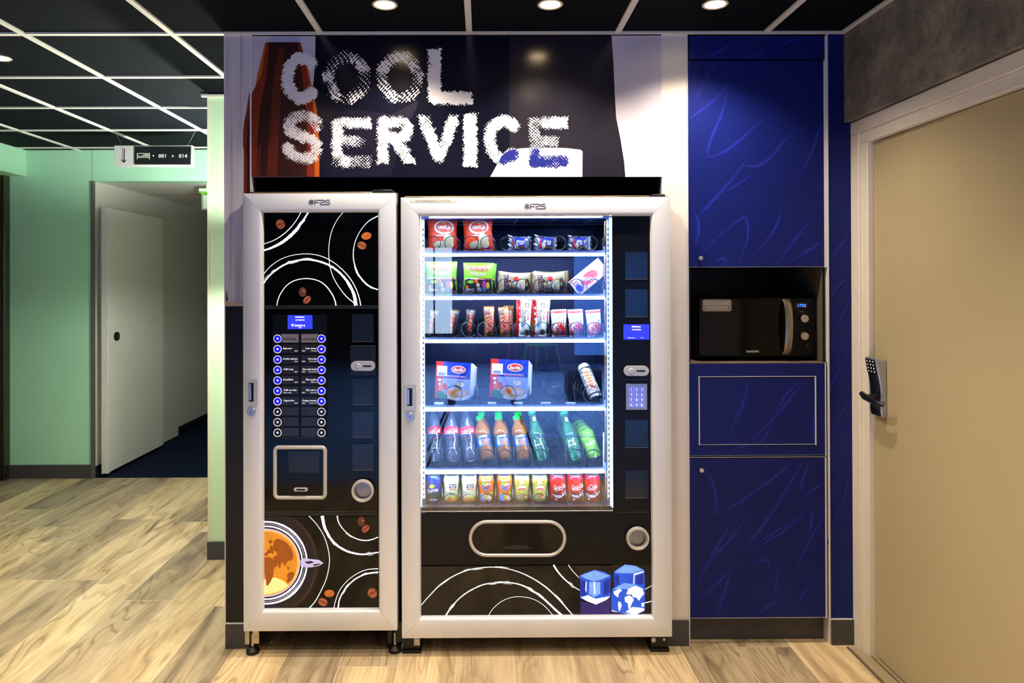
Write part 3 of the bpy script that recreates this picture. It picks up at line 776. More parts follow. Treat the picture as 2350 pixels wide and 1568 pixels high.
# ================================================================== BLUE CABINET WITH MICROWAVE NICHE
cbn = thing('tall_cabinet', 'tall dark blue cabinet with scribble print, white edges and a microwave niche', 'cabinet', (P(1740, 800, 0).x, .3, 0))
xa, xb = XSR + .001, XCR - .001
zc = lambda y: P(1740, y, 0).z
zn0, zn1, ztop, zmid, zlow = zc(832), zc(614), zc(137.5), zc(1047), zc(1419)
m_in = mat('niche_dark_lining', (22, 23, 28), .5, var=.15); m_shelf = mat('niche_board_edge', (120, 104, 92), .5)
q = MB().use(m_in)
q.box(xa, xa + .012, .02, .55, zn0, HC); q.box(xb - .018, xb, .02, .55, zn0, HC); q.box(xa, xb, .50, .55, zn0, HC); q.box(xa, xb, .02, .55, zn1, zn1 + .018)
q.use(m_shelf); q.box(xa, xb, .001, .55, zn0 - .018, zn0); q.use(mat('niche_side', (96, 84, 70), .5)); q.box(xb - .0185, xb - .017, .004, .5, zn0, zn1)
q.use(m_skirt); q.box(xa, xb, .045, .55, 0, zlow)
q.use(m_black); q.box(xa, xb, .025, .5, 0.1, zn0 - .02)
q.build('carcass', cbn, smooth=False)
fsr = px(-.0006)
z4 = lambda x, y: (1560 + x / 2.529, y / 2.529)
z6 = lambda x, y: (1500 + x / 2.765, 1050 + y / 2.765)
z8 = lambda x, y: (1560 + x / 2.904, 560 + y / 2.904)
def door(name, x0p, y0p, x1p, y1p, strokes, conv, parent=cbn, Y=0.0, knob=None, edge=True):
    q = MB().use(m_blue); pbox(q, x0p, y0p, x1p, y1p, Y, Y + .018)
    ff = px(Y - .0005); fg = px(Y - .0008); cl = (x0p + 1, y0p + 1, x1p - 1, y1p - 1)
    for pts in strokes:
        pp = [conv(*p) for p in pts]
        q.use(m_scr); stroke(q, pp, [2, 8, 9, 6, 2], ff, .15, clip=cl)
        q.use(m_scr2); stroke(q, pp, [.4, 1.6, 2.2, 1.2, .4], fg, .3, clip=cl)
    q.use(m_edge)
    if edge:
        e = 1.3
        for r in ((x0p, y1p - e, x1p, y1p), (x1p - e, y0p, x1p, y1p)): pbox(q, *r, Y - .0012, Y + .004)
    o = q.build(name, parent, smooth=False)
    if knob:
        c = P(*knob, Y); k = MB().use(mat('knob_steel', (206, 196, 184), .22, .9))
        k.lathe([(.0001, 0), (.0048, 0), (.0048, .012), (.0086, .014), (.0092, .018), (.0092, .027), (.008, .029), (.0001, .029)], (0, 0, 0), 20)
        k.v = [(c.x + v[0], c.y - v[2], c.z + v[1]) for v in k.v]
        k.build('knob', o)
    return o
up = [[(160, 915), (165, 860), (200, 760), (250, 640), (285, 490)], [(160, 915), (230, 895), (330, 830), (430, 740), (540, 660)], [(55, 690), (150, 620), (230, 550), (285, 490)], [(90, 580), (130, 500), (180, 400), (240, 360)],
      [(100, 1260), (160, 1200), (250, 1100), (330, 1010), (390, 920)], [(110, 1500), (200, 1400), (290, 1320), (370, 1265), (395, 1310), (390, 1400), (360, 1480), (345, 1545)], [(90, 1430), (110, 1340), (100, 1260), (70, 1220)],
      [(600, 1540), (720, 1470), (800, 1420), (835, 1400)], [(700, 1010), (760, 900), (800, 780), (825, 720)], [(560, 1540), (640, 1430), (720, 1330), (790, 1260)], [(430, 1480), (520, 1380), (570, 1290), (585, 1220)], [(270, 1110), (350, 1060), (410, 1020)], [(190, 1540), (240, 1500), (270, 1520), (265, 1550)], [(360, 960), (460, 960), (540, 900), (640, 780), (740, 740)]]
lo = [[(430, 355), (390, 350), (395, 250), (370, 150), (330, 80)], [(430, 355), (540, 290), (680, 190), (800, 100), (880, 20)], [(555, 600), (640, 500), (740, 370), (820, 240), (900, 110), (950, 20)], [(620, 580), (720, 510), (850, 430), (970, 340)], [(970, 360), (850, 450), (740, 520), (640, 565)],
      [(270, 840), (310, 740), (370, 640), (450, 560), (530, 460), (590, 370)], [(400, 1015), (430, 910), (470, 790), (485, 710)], [(485, 720), (400, 800), (330, 870), (270, 920)], [(900, 740), (950, 610), (1010, 490), (1080, 380)], [(640, 1010), (720, 950), (790, 900)], [(975, 520), (1000, 420), (1015, 320)], [(340, 680), (400, 570), (450, 490), (480, 420)], [(930, 220), (950, 130), (980, 50)], [(940, 245), (1010, 210), (1095, 150)], [(750, 900), (780, 800), (790, 720)], [(900, 960), (950, 870), (1040, 740)], [(650, 670), (690, 655), (720, 660), (730, 700)]]
mi_ = [[(320, 1290), (380, 1160), (430, 1040), (450, 950), (435, 905)], [(440, 1330), (560, 1230), (640, 1150), (720, 1050), (800, 950), (850, 900)], [(520, 1335), (570, 1280), (600, 1220), (640, 1150)], [(640, 1130), (700, 1020), (760, 950), (830, 915)], [(300, 1330), (340, 1335), (400, 1320)], [(880, 1330), (895, 1200), (900, 1100)]]
door('top_panel', 1581.5, 81.5, 1893.5, 136, [[(150, 330), (230, 300), (310, 240)], [(560, 270), (640, 240), (720, 215)], [(380, 330), (450, 320), (500, 270)]], z4, edge=False)
door('upper_door', 1581, 139.5, 1893.5, 613.5, up, z4, knob=(1604, 593))
fmid = door('flap_surround', 1583, 834, 1895.5, 1046, [[(330, 1380), (420, 1350), (470, 1340)], [(520, 1400), (560, 1360)], [(560, 1405), (580, 1350)]], z8)
door('flap', 1605, 867, 1871.5, 1020, mi_, z8, parent=fmid, Y=-.0015, edge=False)
q = MB().use(m_edge)
for r in ((1604, 863.5, 1873, 865.5), (1604, 863.5, 1605.6, 1021), (1871, 863.5, 1873, 1021.5), (1604, 1019.6, 1873, 1021.3)): pbox(q, *r, -.003, .002)
q.use(m_black); pbox(q, 1605.5, 865.4, 1871.5, 867.2, -.001, .001); q.build('flap_edge', fmid, smooth=False)
door('lower_door', 1584, 1051, 1896.5, 1419, lo, z6, knob=(1606, 1076))
for r_, e_ in (((1583, 1048.6, 1896.5, 1050.6), .014), ((1895.2, 82, 1897.4, 612), .02)): q = MB().use(m_edge); pbox(q, *r_, -.001, e_); q.build('white_edge', cbn, smooth=False)

# ------------------------------------------------------------------ microwave
YM = .045
mw = thing('microwave_oven', 'black microwave oven standing in the niche of the blue cabinet', 'microwave', (P(1745, 826, YM).x, YM + .17, zn0))
m_mw = mat('microwave_black', (10, 10, 11), .35, var=.1, spec=.2); m_mwg = mat('microwave_door_glass', (5, 5, 6), .1, var=.05, spec=.2)
q = MB().use(m_mw); a = P(1596, 822, YM + .02); b = P(1879, 681, YM + .02); q.box(a.x, b.x, YM + .02, YM + .37, zn0 + .012, b.z)
for x in (a.x + .03, b.x - .03):
    for y in (YM + .05, YM + .33): q.cyl((x, y, zn0), (x, y, zn0 + .013), .012)
q.build('body', mw, bevel=.006)
q = MB().use(m_mwg); pbox(q, 1603.5, 683, 1797, 817, YM - .004, YM + .02); q.build('door', mw, bevel=.004)
q = MB().use(m_mw); pbox(q, 1798, 683, 1874, 817, YM, YM + .02); q.build('control_panel', mw, bevel=.004)
# bowed handle
hv = []
m_hd = mat('champagne_handle', (150, 140, 122), .3, .85)
q = MB().use(m_hd)
N = 14; rows = []
for i in range(N + 1):
    t = i / N; yy = 686.5 + 127.5 * t; bow = math.sin(PI * t) ** .45
    xl_ = 1795 + 8 * bow; xr_ = 1812 + 9 * bow; Yf = YM - .004 - .034 * bow
    rows.append((P(xl_, yy, Yf), P((xl_ + xr_) / 2, yy, Yf - .004), P(xr_, yy, Yf), P(xr_, yy, Yf + .008), P(xl_, yy, Yf + .008)))
vs = [p for r in rows for p in r]
q.add(vs, [(i * 5 + k, i * 5 + (k + 1) % 5, i * 5 + 5 + (k + 1) % 5, i * 5 + 5 + k) for i in range(N) for k in range(5)] + [(0, 1, 2, 3, 4), tuple(N * 5 + k for k in (4, 3, 2, 1, 0))])
q.build('handle', mw, ang=60)
m_lcd = mat('clock_digits', (40, 90, 255), .3, emit=(60, 110, 255), es=2.6)
q = MB().use(mat('clock_window', (10, 12, 26), .15)); pbox(q, 1826, 694.5, 1854, 707, YM - .001, YM); q.use(m_lcd); ptext(q, '1735', 1840, 704.4, 6.6, YM - .0016, shear=.12, width=19.5, bold=.02); q.build('clock', mw)
m_kn = mat('spun_metal_knob', (196, 190, 182), .28, .9)
m_prt = mat('panel_print', (150, 150, 150), .5)
for n, (cx_, cy_) in enumerate(((1843.6, 731.2), (1843.6, 771))):
    c = P(cx_, cy_, YM); k = MB().use(m_mw); k.cyl((c.x, YM, c.z), (c.x, YM - .007, c.z), .0172, .0166, 28); k.use(m_kn); k.cyl((c.x, YM - .007, c.z), (c.x, YM - .016, c.z), .0165, .0155, 28)
    k.use(m_prt)
    for i in range(9):
        an = math.radians(200 - 220 * i / 8 + 0); k.box(c.x + .021 * math.cos(an) - .0005, c.x + .021 * math.cos(an) + .0005, YM - .0006, YM, c.z + .021 * math.sin(an) - .0005, c.z + .021 * math.sin(an) + .0005)
    k.build('dial', mw, bevel=.001)
q = MB().use(mat('logo_grey', (196, 196, 196), .4)); ptext(q, 'SAMSUNG', 1727, 809, 4.6, YM - .0046, width=29, bold=.02); q.build('maker_name', mw)
q = MB().use(mat('sticker_grey', (122, 110, 98), .5)); pprism(q, rrect(1612, 687.5, 1679, 715, 5), YM - .0052, YM - .0042); q.use(mat('sticker_white', (226, 222, 216), .5))
for i, t in enumerate(('Merci de laisser ce micro-ondes propre', "Ne pas y introduire d'objet metallique", 'Please leave this microwave clean', 'Do not use any metallic recipients')): ptext(q, t, 1645.5, 694.5 + (0, 4.4, 11.2, 15.6)[i], 2.5, YM - .0056, width=58 if i < 2 else 50, bold=.01, res=1)
q.build('notice_sticker', mw)
q = MB().use(m_prt); ptext(q, 'POWER', 1840, 716.5, 1.8, YM - .0006, res=1); q.build('panel_marks', mw)
q = MB().use(m_prt); c = P(1853.5, 793.5, YM); q.cyl((c.x, YM - .001, c.z), (c.x, YM, c.z), .003, n=14); q.build('door_button', mw)

# ================================================================== MACHINES
YF = -.084                                   # front plane of both machine doors
m_alu = mat('silver_frame', (230, 232, 238), .34, .12, var=.025, vs=6)
m_body = mat('machine_black', (13, 13, 15), .4, var=.1)
m_panel = mat('gloss_black_panel', (7, 7, 9), .08, var=.1, spec=.35)
m_satin = mat('satin_black_panel', (8, 9, 12), .3, var=.1, spec=.3)
m_bez = mat('satin_bezel', (208, 204, 198), .3, .35, var=.03)
m_dark = mat('deep_black', (4, 4, 5), .3)
m_ink = mat('logo_ink', (34, 32, 32), .5)
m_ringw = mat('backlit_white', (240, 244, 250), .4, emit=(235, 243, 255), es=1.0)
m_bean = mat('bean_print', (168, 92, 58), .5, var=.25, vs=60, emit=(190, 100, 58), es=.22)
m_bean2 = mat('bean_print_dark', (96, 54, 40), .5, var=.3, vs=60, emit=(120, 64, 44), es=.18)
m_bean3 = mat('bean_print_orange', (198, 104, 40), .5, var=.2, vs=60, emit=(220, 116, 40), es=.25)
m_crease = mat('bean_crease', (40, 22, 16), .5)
m_pl = mat('recess_flap_grey', (30, 33, 42), .12, var=.2, vs=14)
m_blk_line = mat('panel_line', (120, 112, 104), .4)
m_screen = mat('blue_screen', (20, 24, 200), .3, emit=(52, 62, 236), es=1.0, var=.02)
m_scrt = mat('screen_text', (240, 242, 255), .3, emit=(232, 236, 255), es=1.3)

def frame(parent, ox0, oy0, ox1, oy1, ix0, iy0, ix1, iy1):
    """mitred aluminium door frame: flat face with rounded inner and outer lips"""
    for nm, side in (('frame_top', 0), ('frame_right', 1), ('frame_bottom', 2), ('frame_left', 3)):
        q = MB().use(m_alu)
        loops = []
        for t, Y in ((0, YF + .050), (0, YF + .006), (.012, YF + .001), (.045, YF), (.84, YF), (.93, YF + .003), (.985, YF + .012), (1.0, YF + .026)):
            a = (ox0 + (ix0 - ox0) * t, oy0 + (iy0 - oy0) * t); c = (ox1 + (ix1 - ox1) * t, oy1 + (iy1 - oy1) * t)
            A, Cc = P(a[0], a[1], YF), P(c[0], c[1], YF)
            cs = [(A.x, A.z), (Cc.x, A.z), (Cc.x, Cc.z), (A.x, Cc.z)]
            loops.append((cs[side], cs[(side + 1) % 4], Y))
        vs = []
        for (p0, p1, Y) in loops:
            g = .0003                      # hairline mitre joint
            dx, dz = p1[0] - p0[0], p1[1] - p0[1]; l = math.hypot(dx, dz); ux, uz = dx / l * g, dz / l * g
            vs += [(p0[0] + ux, Y, p0[1] + uz), (p1[0] - ux, Y, p1[1] - uz)]
        q.add(vs, [(2 * i, 2 * i + 1, 2 * i + 3, 2 * i + 2) for i in range(len(loops) - 1)])
        q.build(nm, parent, ang=50)

def logo(parent, cx_, cy_, s_=1.0):
    q = MB().use(m_ink); ff = px(YF - .0006)
    L_ = lambda pts, w_=1.7: stroke(q, [(cx_ + x * s_, cy_ + y * s_) for x, y in pts], w_, ff, k=1)
    L_(ell(-18.5, 0, 5.6, 5.6, n=20) + [ell(-18.5, 0, 5.6, 5.6, n=20)[0]], 1.0)
    L_([(-22.5, -1.4), (-15, -1.4), (-15, .2), (-22, .6), (-22, 2.2), (-14.5, 2.2)], 1.1); L_([(-23, -3.2), (-14.6, -3.2)], .8)
    L_([(-10.5, 6), (-10.5, -5), (1.5, -5)]); L_([(-10.5, .3), (-1, .3)])
    L_([(1.5, -5), (10, -5), (12, -3.4), (12, -1.4), (10, 0), (3.5, 0), (1.8, 1.6), (1.8, 3.6), (3.5, 5.2), (13, 5.2)])
    L_([(24, -5), (16, -5), (14.4, -3.4), (14.4, -1.4), (16, 0), (22.5, 0), (24, 1.6), (24, 3.6), (22.5, 5.2), (13, 5.2)])
    q.build('logo', parent)

def frame_handle(parent, x0, y0, x1, y1, kx, ky):
    q = MB().use(m_bez); ff = px(YF - .004)
    o_ = rrect(x0, y0, x1, y1, 2); i_ = rrect(x0 + 6.5, y0 + 9, x1 - 8.5, y1 - 9, 1.5)
    for Ya, Yb, A, B in ((YF - .005, YF - .005, o_, i_), (YF + .001, YF - .005, o_, o_), (YF - .005, YF + .001, i_, i_)):
        n = len(A); vs = [P(*p, YF) for p in A] + [P(*p, YF) for p in B]
        for v in vs[:n]: v.y = Ya
        for v in vs[n:]: v.y = Yb
        q.add(vs, [(i, (i + 1) % n, n + (i + 1) % n, n + i) for i in range(n)])
    q.use(m_dark); q.poly([P(*p, YF - .0008) for p in i_]); q.use(mat('handle_lip', (190, 200, 224), .25, .6)); pbox(q, x0 + 6.8, y0 + 12, x0 + 11, y1 - 12, YF - .0035, YF - .001)
    q.build('pull_handle', parent, ang=40)
    c = P(kx, ky, YF); q = MB().use(m_chrome)
    q.lathe([(.0175, 0), (.0175, .003), (.0155, .005), (.011, .005), (.0105, .009), (.0001, .009)], (0, 0, 0), 28)
    q.use(m_dark); q.box(-.0012, .0012, .0088, .0095, -.005, .005)
    n0 = len(q.v) - 8
    q.v = [(c.x + v[0], c.y - v[2], c.z + v[1]) for v in q.v[:n0]] + [(c.x + v[0], c.y - v[1], c.z + v[2]) for v in q.v[n0:]]
    q.build('lock', parent)

def bean(q, cx_, cy_, rx, ry, rot, kind, conv, Yb):
    ff = px(Yb)
    q.use((m_bean, m_bean2, m_bean3)[kind]); q.poly([ff(*conv(*p)) for p in ell(cx_, cy_, rx, ry, math.radians(rot), 18)])
    if kind == 0:
        q.use(m_crease); c, s_ = math.cos(math.radians(rot)), math.sin(math.radians(rot)); f5 = px(Yb - .0003)
        pts = [(cx_ + c * a - s_ * b, cy_ + s_ * a + c * b) for a, b in ((-rx * .95, ry * .1), (-rx * .3, -ry * .12), (rx * .3, ry * .12), (rx * .95, -ry * .1))]
        stroke(q, [conv(*p) for p in pts], 1.5, f5, k=3)
    else:
        q.use(m_bean3 if kind == 1 else m_bean); f5 = px(Yb - .0003); q.poly([f5(*conv(*p)) for p in ell(cx_ + rx * .3, cy_ - ry * .2, rx * .3, ry * .22, math.radians(rot), 10)])
def brush(q, pts, wl, conv, Yb, sc_, rough=.12, dashes=0):
    dashes = dashes // 2
    """painted ring stroke with loose bristle dashes"""
    q.use(m_ringw); wl = wl if isinstance(wl, (list, tuple)) else [wl]
    ws = [w_ / sc_ * (.58 if sc_ > 3 else .82) for w_ in wl]
    if len(ws) == 1: ws = ws * 2
    cp_ = [conv(*p) for p in pts]; stroke(q, cp_, ws, px(Yb), rough, k=10)
    sp = smooth_pts(cp_, 10)
    for d_ in range(dashes):
        i = random.randrange(3, max(4, len(sp) - 12)); n = random.randrange(4, 10); off = random.choice((-1, 1)) * (np.mean(ws) * .5 + random.uniform(.6, 1.6))
        seg = sp[i:i + n]
        if len(seg) < 3: continue
        dx, dy = seg[-1][0] - seg[0][0], seg[-1][1] - seg[0][1]; l = math.hypot(dx, dy) or 1
        stroke(q, [(x - dy / l * off, y + dx / l * off) for x, y in seg], [.2, random.uniform(.6, 1.3), .2], px(Yb), .1, k=1)

def coin_slot(parent, x0, y0, x1, y1):
    r = (y1 - y0) / 2 - .01; q = MB().use(m_bez); pprism(q, rrect(x0, y0, x1, y1, r, 10), YF + .006, YF + .020)
    o = q.build('coin_bezel', parent, bevel=.003)
    c = P(x0 + r * 1.55, (y0 + y1) / 2, YF + .006); q = MB().use(m_bez); q.cyl((c.x, YF + .006, c.z), (c.x, YF + .0025, c.z), .0115, .010); q.build('return_button', o, bevel=.0015)
    q = MB().use(m_dark); pprism(q, rrect(x0 + r * 2.55, (y0 + y1) / 2 - 1.9, x1 - r * .75, (y0 + y1) / 2 + 1.9, 1.6), YF + .0056, YF + .008); q.build('slot', o)
def coin_cup(parent, cx_, cy_, rp):
    c = P(cx_, cy_, YF + .012); R = rp * mpp(YF); q = MB().use(m_bez)
    q.lathe([(R, -.006), (R, .006), (R * .94, .012), (R * .82, .012), (R * .74, .004), (R * .70, -.004)], (0, 0, 0), 40)
    q.use(mat('cup_inside', (60, 58, 56), .4, .5)); q.lathe([(R * .70, -.004), (R * .68, -.012)], (0, 0, 0), 40)
    q.use(mat('cup_flap', (150, 150, 150), .25, .6, var=.15, vs=25)); q.lathe([(R * .68, -.012), (.0001, -.011)], (0, 0, 0), 40)
    q.v = [(c.x + v[0], c.y - v[2], c.z + v[1]) for v in q.v]
    q.build('coin_return_cup', parent)
def recess(parent, x0, y0, x1, y1, name='blank_plate', m=None, Yb=None):
    Yb = YF + .0225 if Yb is None else Yb
    q = MB().use(m or m_pl); pbox(q, x0, y0, x1, y1, Yb, Yb + .004)
    q.use(m_blk_line); pbox(q, x0, y1 - .3, x1, y1 + .7, Yb - .0008, Yb)
    q.build(name, parent, smooth=False)
def pill_ring(parent, name, x0, y0, x1, y1, r, wpx, Yb):
    """raised rounded bezel round an opening"""
    q = MB().use(m_bez); prof_ = ((0, .010), (0, .002), (.22, -.003), (.6, -.004), (.9, 0), (1, .012)); n = None; vs = []
    for t, dy in prof_:
        d_ = wpx * t; lp = rrect(x0 + d_, y0 + d_, x1 - d_, y1 - d_, max(r - d_, 1), 10); n = len(lp)
        for p in lp: v = P(*p, Yb); vs.append((v.x, Yb + dy, v.z))
    q.add(vs, [(k * n + i, k * n + (i + 1) % n, (k + 1) * n + (i + 1) % n, (k + 1) * n + i) for k in range(len(prof_) - 1) for i in range(n)])
    return q.build(name, parent, ang=60)

YI = YF + .026                                # face of the panels inside the frames
# ------------------------------------------------------------------ coffee machine
cmx = P(734, 900, YF).x
cm = thing('coffee_machine', 'narrow black and silver hot drinks machine with rows of selection buttons', 'vending machine', (cmx, .3, 0))
frame(cm, 556.6, 443.8, 911.5, 1448, 601, 487, 868.3, 1401.5)
z0m = P(734, 1448, YF).z; ztm = P(734, 443, YF).z
xa, xb = P(558, 900, YF).x, P(910.5, 900, YF).x
q = MB().use(m_body); q.box(xa + .012, xb - .012, YF + .052, .68, z0m + .01, ztm + .012); q.box(xa - .004, xb + .003, YF + .045, YF + .056, z0m + .002, ztm + .006)
q.use(mat('warm_edge', (190, 160, 116), .3, .6)); q.box(xa + .02, xb - .06, YF + .050, YF + .056, ztm + .006, ztm + .010)
q.use(m_body); q.box(xb - .10, xb - .02, YF + .04, YF + .08, ztm + .004, ztm + .018)
q.build('body', cm, bevel=.003)
logo(cm, 733, 464.5)
frame_handle(cm, 565, 869.5, 591.5, 931, 577, 945)
c1 = lambda x, y: (540 + x / 2.7025, 420 + y / 2.7025)
c2 = lambda x, y: (540 + x / 2.7025, 980 + y / 2.7025)
YD = YI - .0006
q = MB().use(m_panel); pbox(q, 598, 484, 871, 701.2, YI, YI + .006)
q.use(m_blk_line); pbox(q, 601, 700.6, 868, 701.8, YI - .0012, YI + .004)
s_ = 2.7025
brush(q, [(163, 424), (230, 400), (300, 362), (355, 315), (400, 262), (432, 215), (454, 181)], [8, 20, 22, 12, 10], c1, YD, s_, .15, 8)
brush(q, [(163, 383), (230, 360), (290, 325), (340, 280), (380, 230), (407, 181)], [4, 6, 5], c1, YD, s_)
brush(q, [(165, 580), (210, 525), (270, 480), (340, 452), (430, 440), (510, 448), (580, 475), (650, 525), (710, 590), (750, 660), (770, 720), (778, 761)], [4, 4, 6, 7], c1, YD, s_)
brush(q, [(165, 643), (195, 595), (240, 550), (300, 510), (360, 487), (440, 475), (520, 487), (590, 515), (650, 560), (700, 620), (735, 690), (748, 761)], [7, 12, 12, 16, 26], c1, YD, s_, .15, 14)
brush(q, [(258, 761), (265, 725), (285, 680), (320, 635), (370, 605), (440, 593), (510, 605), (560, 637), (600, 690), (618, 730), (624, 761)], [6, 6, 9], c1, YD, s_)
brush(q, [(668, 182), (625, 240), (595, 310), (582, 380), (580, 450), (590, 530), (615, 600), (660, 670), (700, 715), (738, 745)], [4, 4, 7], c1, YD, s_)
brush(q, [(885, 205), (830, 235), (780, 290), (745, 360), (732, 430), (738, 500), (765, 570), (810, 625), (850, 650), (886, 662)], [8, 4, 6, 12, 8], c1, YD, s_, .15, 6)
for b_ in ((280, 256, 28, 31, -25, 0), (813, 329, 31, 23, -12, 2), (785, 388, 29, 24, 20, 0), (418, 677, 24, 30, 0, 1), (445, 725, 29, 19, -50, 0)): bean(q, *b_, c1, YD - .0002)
q.build('upper_panel', cm, smooth=False)
q = MB().use(m_panel); pbox(q, 598, 1185.5, 871, 1404, YI, YI + .006)
q.use(m_blk_line); pbox(q, 601, 1174.6, 868, 1175.6, YI - .001, YI + .004)
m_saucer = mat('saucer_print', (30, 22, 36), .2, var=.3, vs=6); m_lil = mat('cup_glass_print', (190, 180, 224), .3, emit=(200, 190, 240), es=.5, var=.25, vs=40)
cl = (601.5, 1186, 868, 1400.5)
def disc(q, m_, cx_, cy_, r_, Yb, n=60):
    q.use(m_); pts = [p for p in ell(cx_, cy_, r_, r_, 0, n)]; cpts = [c2(*p) for p in pts]; q.poly([P(min(max(x, cl[0]), cl[2]), min(max(y, cl[1]), cl[3]), Yb) for x, y in cpts])
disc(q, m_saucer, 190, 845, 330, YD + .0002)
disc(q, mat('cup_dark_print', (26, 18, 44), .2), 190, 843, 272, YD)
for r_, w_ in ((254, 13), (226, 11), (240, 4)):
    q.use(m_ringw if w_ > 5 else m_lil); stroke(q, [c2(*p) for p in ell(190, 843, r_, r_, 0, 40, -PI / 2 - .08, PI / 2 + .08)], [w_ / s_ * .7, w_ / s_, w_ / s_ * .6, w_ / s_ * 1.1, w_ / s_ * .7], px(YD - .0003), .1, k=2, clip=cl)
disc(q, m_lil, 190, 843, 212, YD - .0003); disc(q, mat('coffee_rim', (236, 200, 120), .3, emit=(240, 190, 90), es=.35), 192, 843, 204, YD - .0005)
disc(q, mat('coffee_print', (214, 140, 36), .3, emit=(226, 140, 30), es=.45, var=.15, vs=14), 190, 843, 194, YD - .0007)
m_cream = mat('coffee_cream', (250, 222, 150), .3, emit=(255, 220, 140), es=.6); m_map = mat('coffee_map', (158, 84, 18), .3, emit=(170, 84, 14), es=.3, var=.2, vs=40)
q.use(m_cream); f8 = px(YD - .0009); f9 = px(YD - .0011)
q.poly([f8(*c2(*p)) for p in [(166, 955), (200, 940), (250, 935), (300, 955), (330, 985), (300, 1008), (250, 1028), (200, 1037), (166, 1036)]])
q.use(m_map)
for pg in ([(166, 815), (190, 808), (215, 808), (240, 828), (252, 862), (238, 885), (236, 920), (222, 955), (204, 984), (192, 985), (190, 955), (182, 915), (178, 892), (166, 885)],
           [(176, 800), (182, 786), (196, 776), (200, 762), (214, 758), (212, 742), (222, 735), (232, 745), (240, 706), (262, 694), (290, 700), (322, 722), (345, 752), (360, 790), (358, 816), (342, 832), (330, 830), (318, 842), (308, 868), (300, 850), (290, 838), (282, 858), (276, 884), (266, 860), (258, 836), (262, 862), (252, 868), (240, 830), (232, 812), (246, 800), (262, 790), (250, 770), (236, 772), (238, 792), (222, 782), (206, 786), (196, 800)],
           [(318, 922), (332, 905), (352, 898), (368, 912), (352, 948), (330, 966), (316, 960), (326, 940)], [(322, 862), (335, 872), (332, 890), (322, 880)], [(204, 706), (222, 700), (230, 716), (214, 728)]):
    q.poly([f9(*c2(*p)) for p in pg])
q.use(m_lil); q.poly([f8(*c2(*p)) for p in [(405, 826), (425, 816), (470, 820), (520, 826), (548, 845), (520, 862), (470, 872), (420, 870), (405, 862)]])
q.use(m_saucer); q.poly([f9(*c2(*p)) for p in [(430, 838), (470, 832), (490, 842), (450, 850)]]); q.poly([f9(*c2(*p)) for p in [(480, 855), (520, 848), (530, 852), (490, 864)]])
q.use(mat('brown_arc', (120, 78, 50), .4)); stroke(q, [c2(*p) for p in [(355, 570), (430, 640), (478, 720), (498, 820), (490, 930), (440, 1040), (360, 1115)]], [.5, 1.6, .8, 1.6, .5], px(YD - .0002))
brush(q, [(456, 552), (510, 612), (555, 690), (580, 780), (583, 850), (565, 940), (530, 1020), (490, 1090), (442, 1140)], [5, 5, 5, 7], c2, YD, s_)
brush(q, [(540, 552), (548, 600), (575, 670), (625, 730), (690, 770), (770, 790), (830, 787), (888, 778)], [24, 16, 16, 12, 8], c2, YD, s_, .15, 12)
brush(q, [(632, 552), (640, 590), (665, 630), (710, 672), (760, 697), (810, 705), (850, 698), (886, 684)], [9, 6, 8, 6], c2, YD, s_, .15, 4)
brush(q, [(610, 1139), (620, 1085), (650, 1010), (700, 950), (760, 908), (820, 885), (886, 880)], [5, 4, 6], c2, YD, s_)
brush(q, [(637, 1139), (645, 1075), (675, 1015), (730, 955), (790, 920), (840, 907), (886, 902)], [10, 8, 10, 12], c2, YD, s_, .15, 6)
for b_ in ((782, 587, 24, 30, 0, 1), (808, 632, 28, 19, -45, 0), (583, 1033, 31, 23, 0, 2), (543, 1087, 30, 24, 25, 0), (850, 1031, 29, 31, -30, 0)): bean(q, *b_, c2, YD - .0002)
q.build('lower_panel', cm, smooth=False)
q = MB().use(m_panel); pbox(q, 598, 702, 871, 1185.4, YI + .001, YI + .007)
m_hs = mat('panel_strip', (30, 28, 28), .4); q.use(m_hs); pbox(q, 601, 702, 868, 709.5, YI - .001, YI + .002); pbox(q, 601, 1176.5, 868, 1185, YI - .001, YI + .002)
q.build('middle_panel', cm, smooth=False)
# keypad plate and its buttons
q = MB().use(m_satin); pprism(q, rrect(625.5, 722.5, 750, 1005.5, 2), YI - .0025, YI + .002); q.use(m_blk_line); pbox(q, 626.5, 1004.6, 749.5, 1005.6, YI - .003, YI - .0025); kp = q.build('selection_plate', cm, bevel=.001)
q = MB().use(m_screen); pbox(q, 660.3, 723.5, 716.8, 755.6, YI - .0035, YI - .002); q.use(m_scrt)
for t, y, h in (('Distributeur', 729.3, 3.6), ('en fonction', 735.8, 3.4)): ptext(q, t, 688.5, y, h, YI - .004, width=21, bold=.03, res=1)
for x in (678.5, 683, 687.5, 692, 698): q.poly([P(*p, YI - .004) for p in ell(x, 747.5, 2.0, 2.3, n=10)])
q.poly([P(*p, YI - .004) for p in [(668, 745), (671.5, 743.8), (675, 745), (671.5, 750.5)]]); pbox(q, 685.5, 751.6, 692, 753, YI - .004, YI - .0036)
q.build('display', cm, smooth=False)
m_lab = mat('label_dark', (44, 42, 46), .18, var=.3, vs=30); m_labg = mat('label_grey', (138, 130, 138), .2, var=.1, vs=30)
m_btn = mat('blue_button', (10, 12, 150), .3, emit=(16, 16, 226), es=.9); m_btnk = mat('black_button', (14, 12, 14), .25); m_btw = mat('button_white', (236, 234, 244), .3, emit=(236, 234, 250), es=.55)
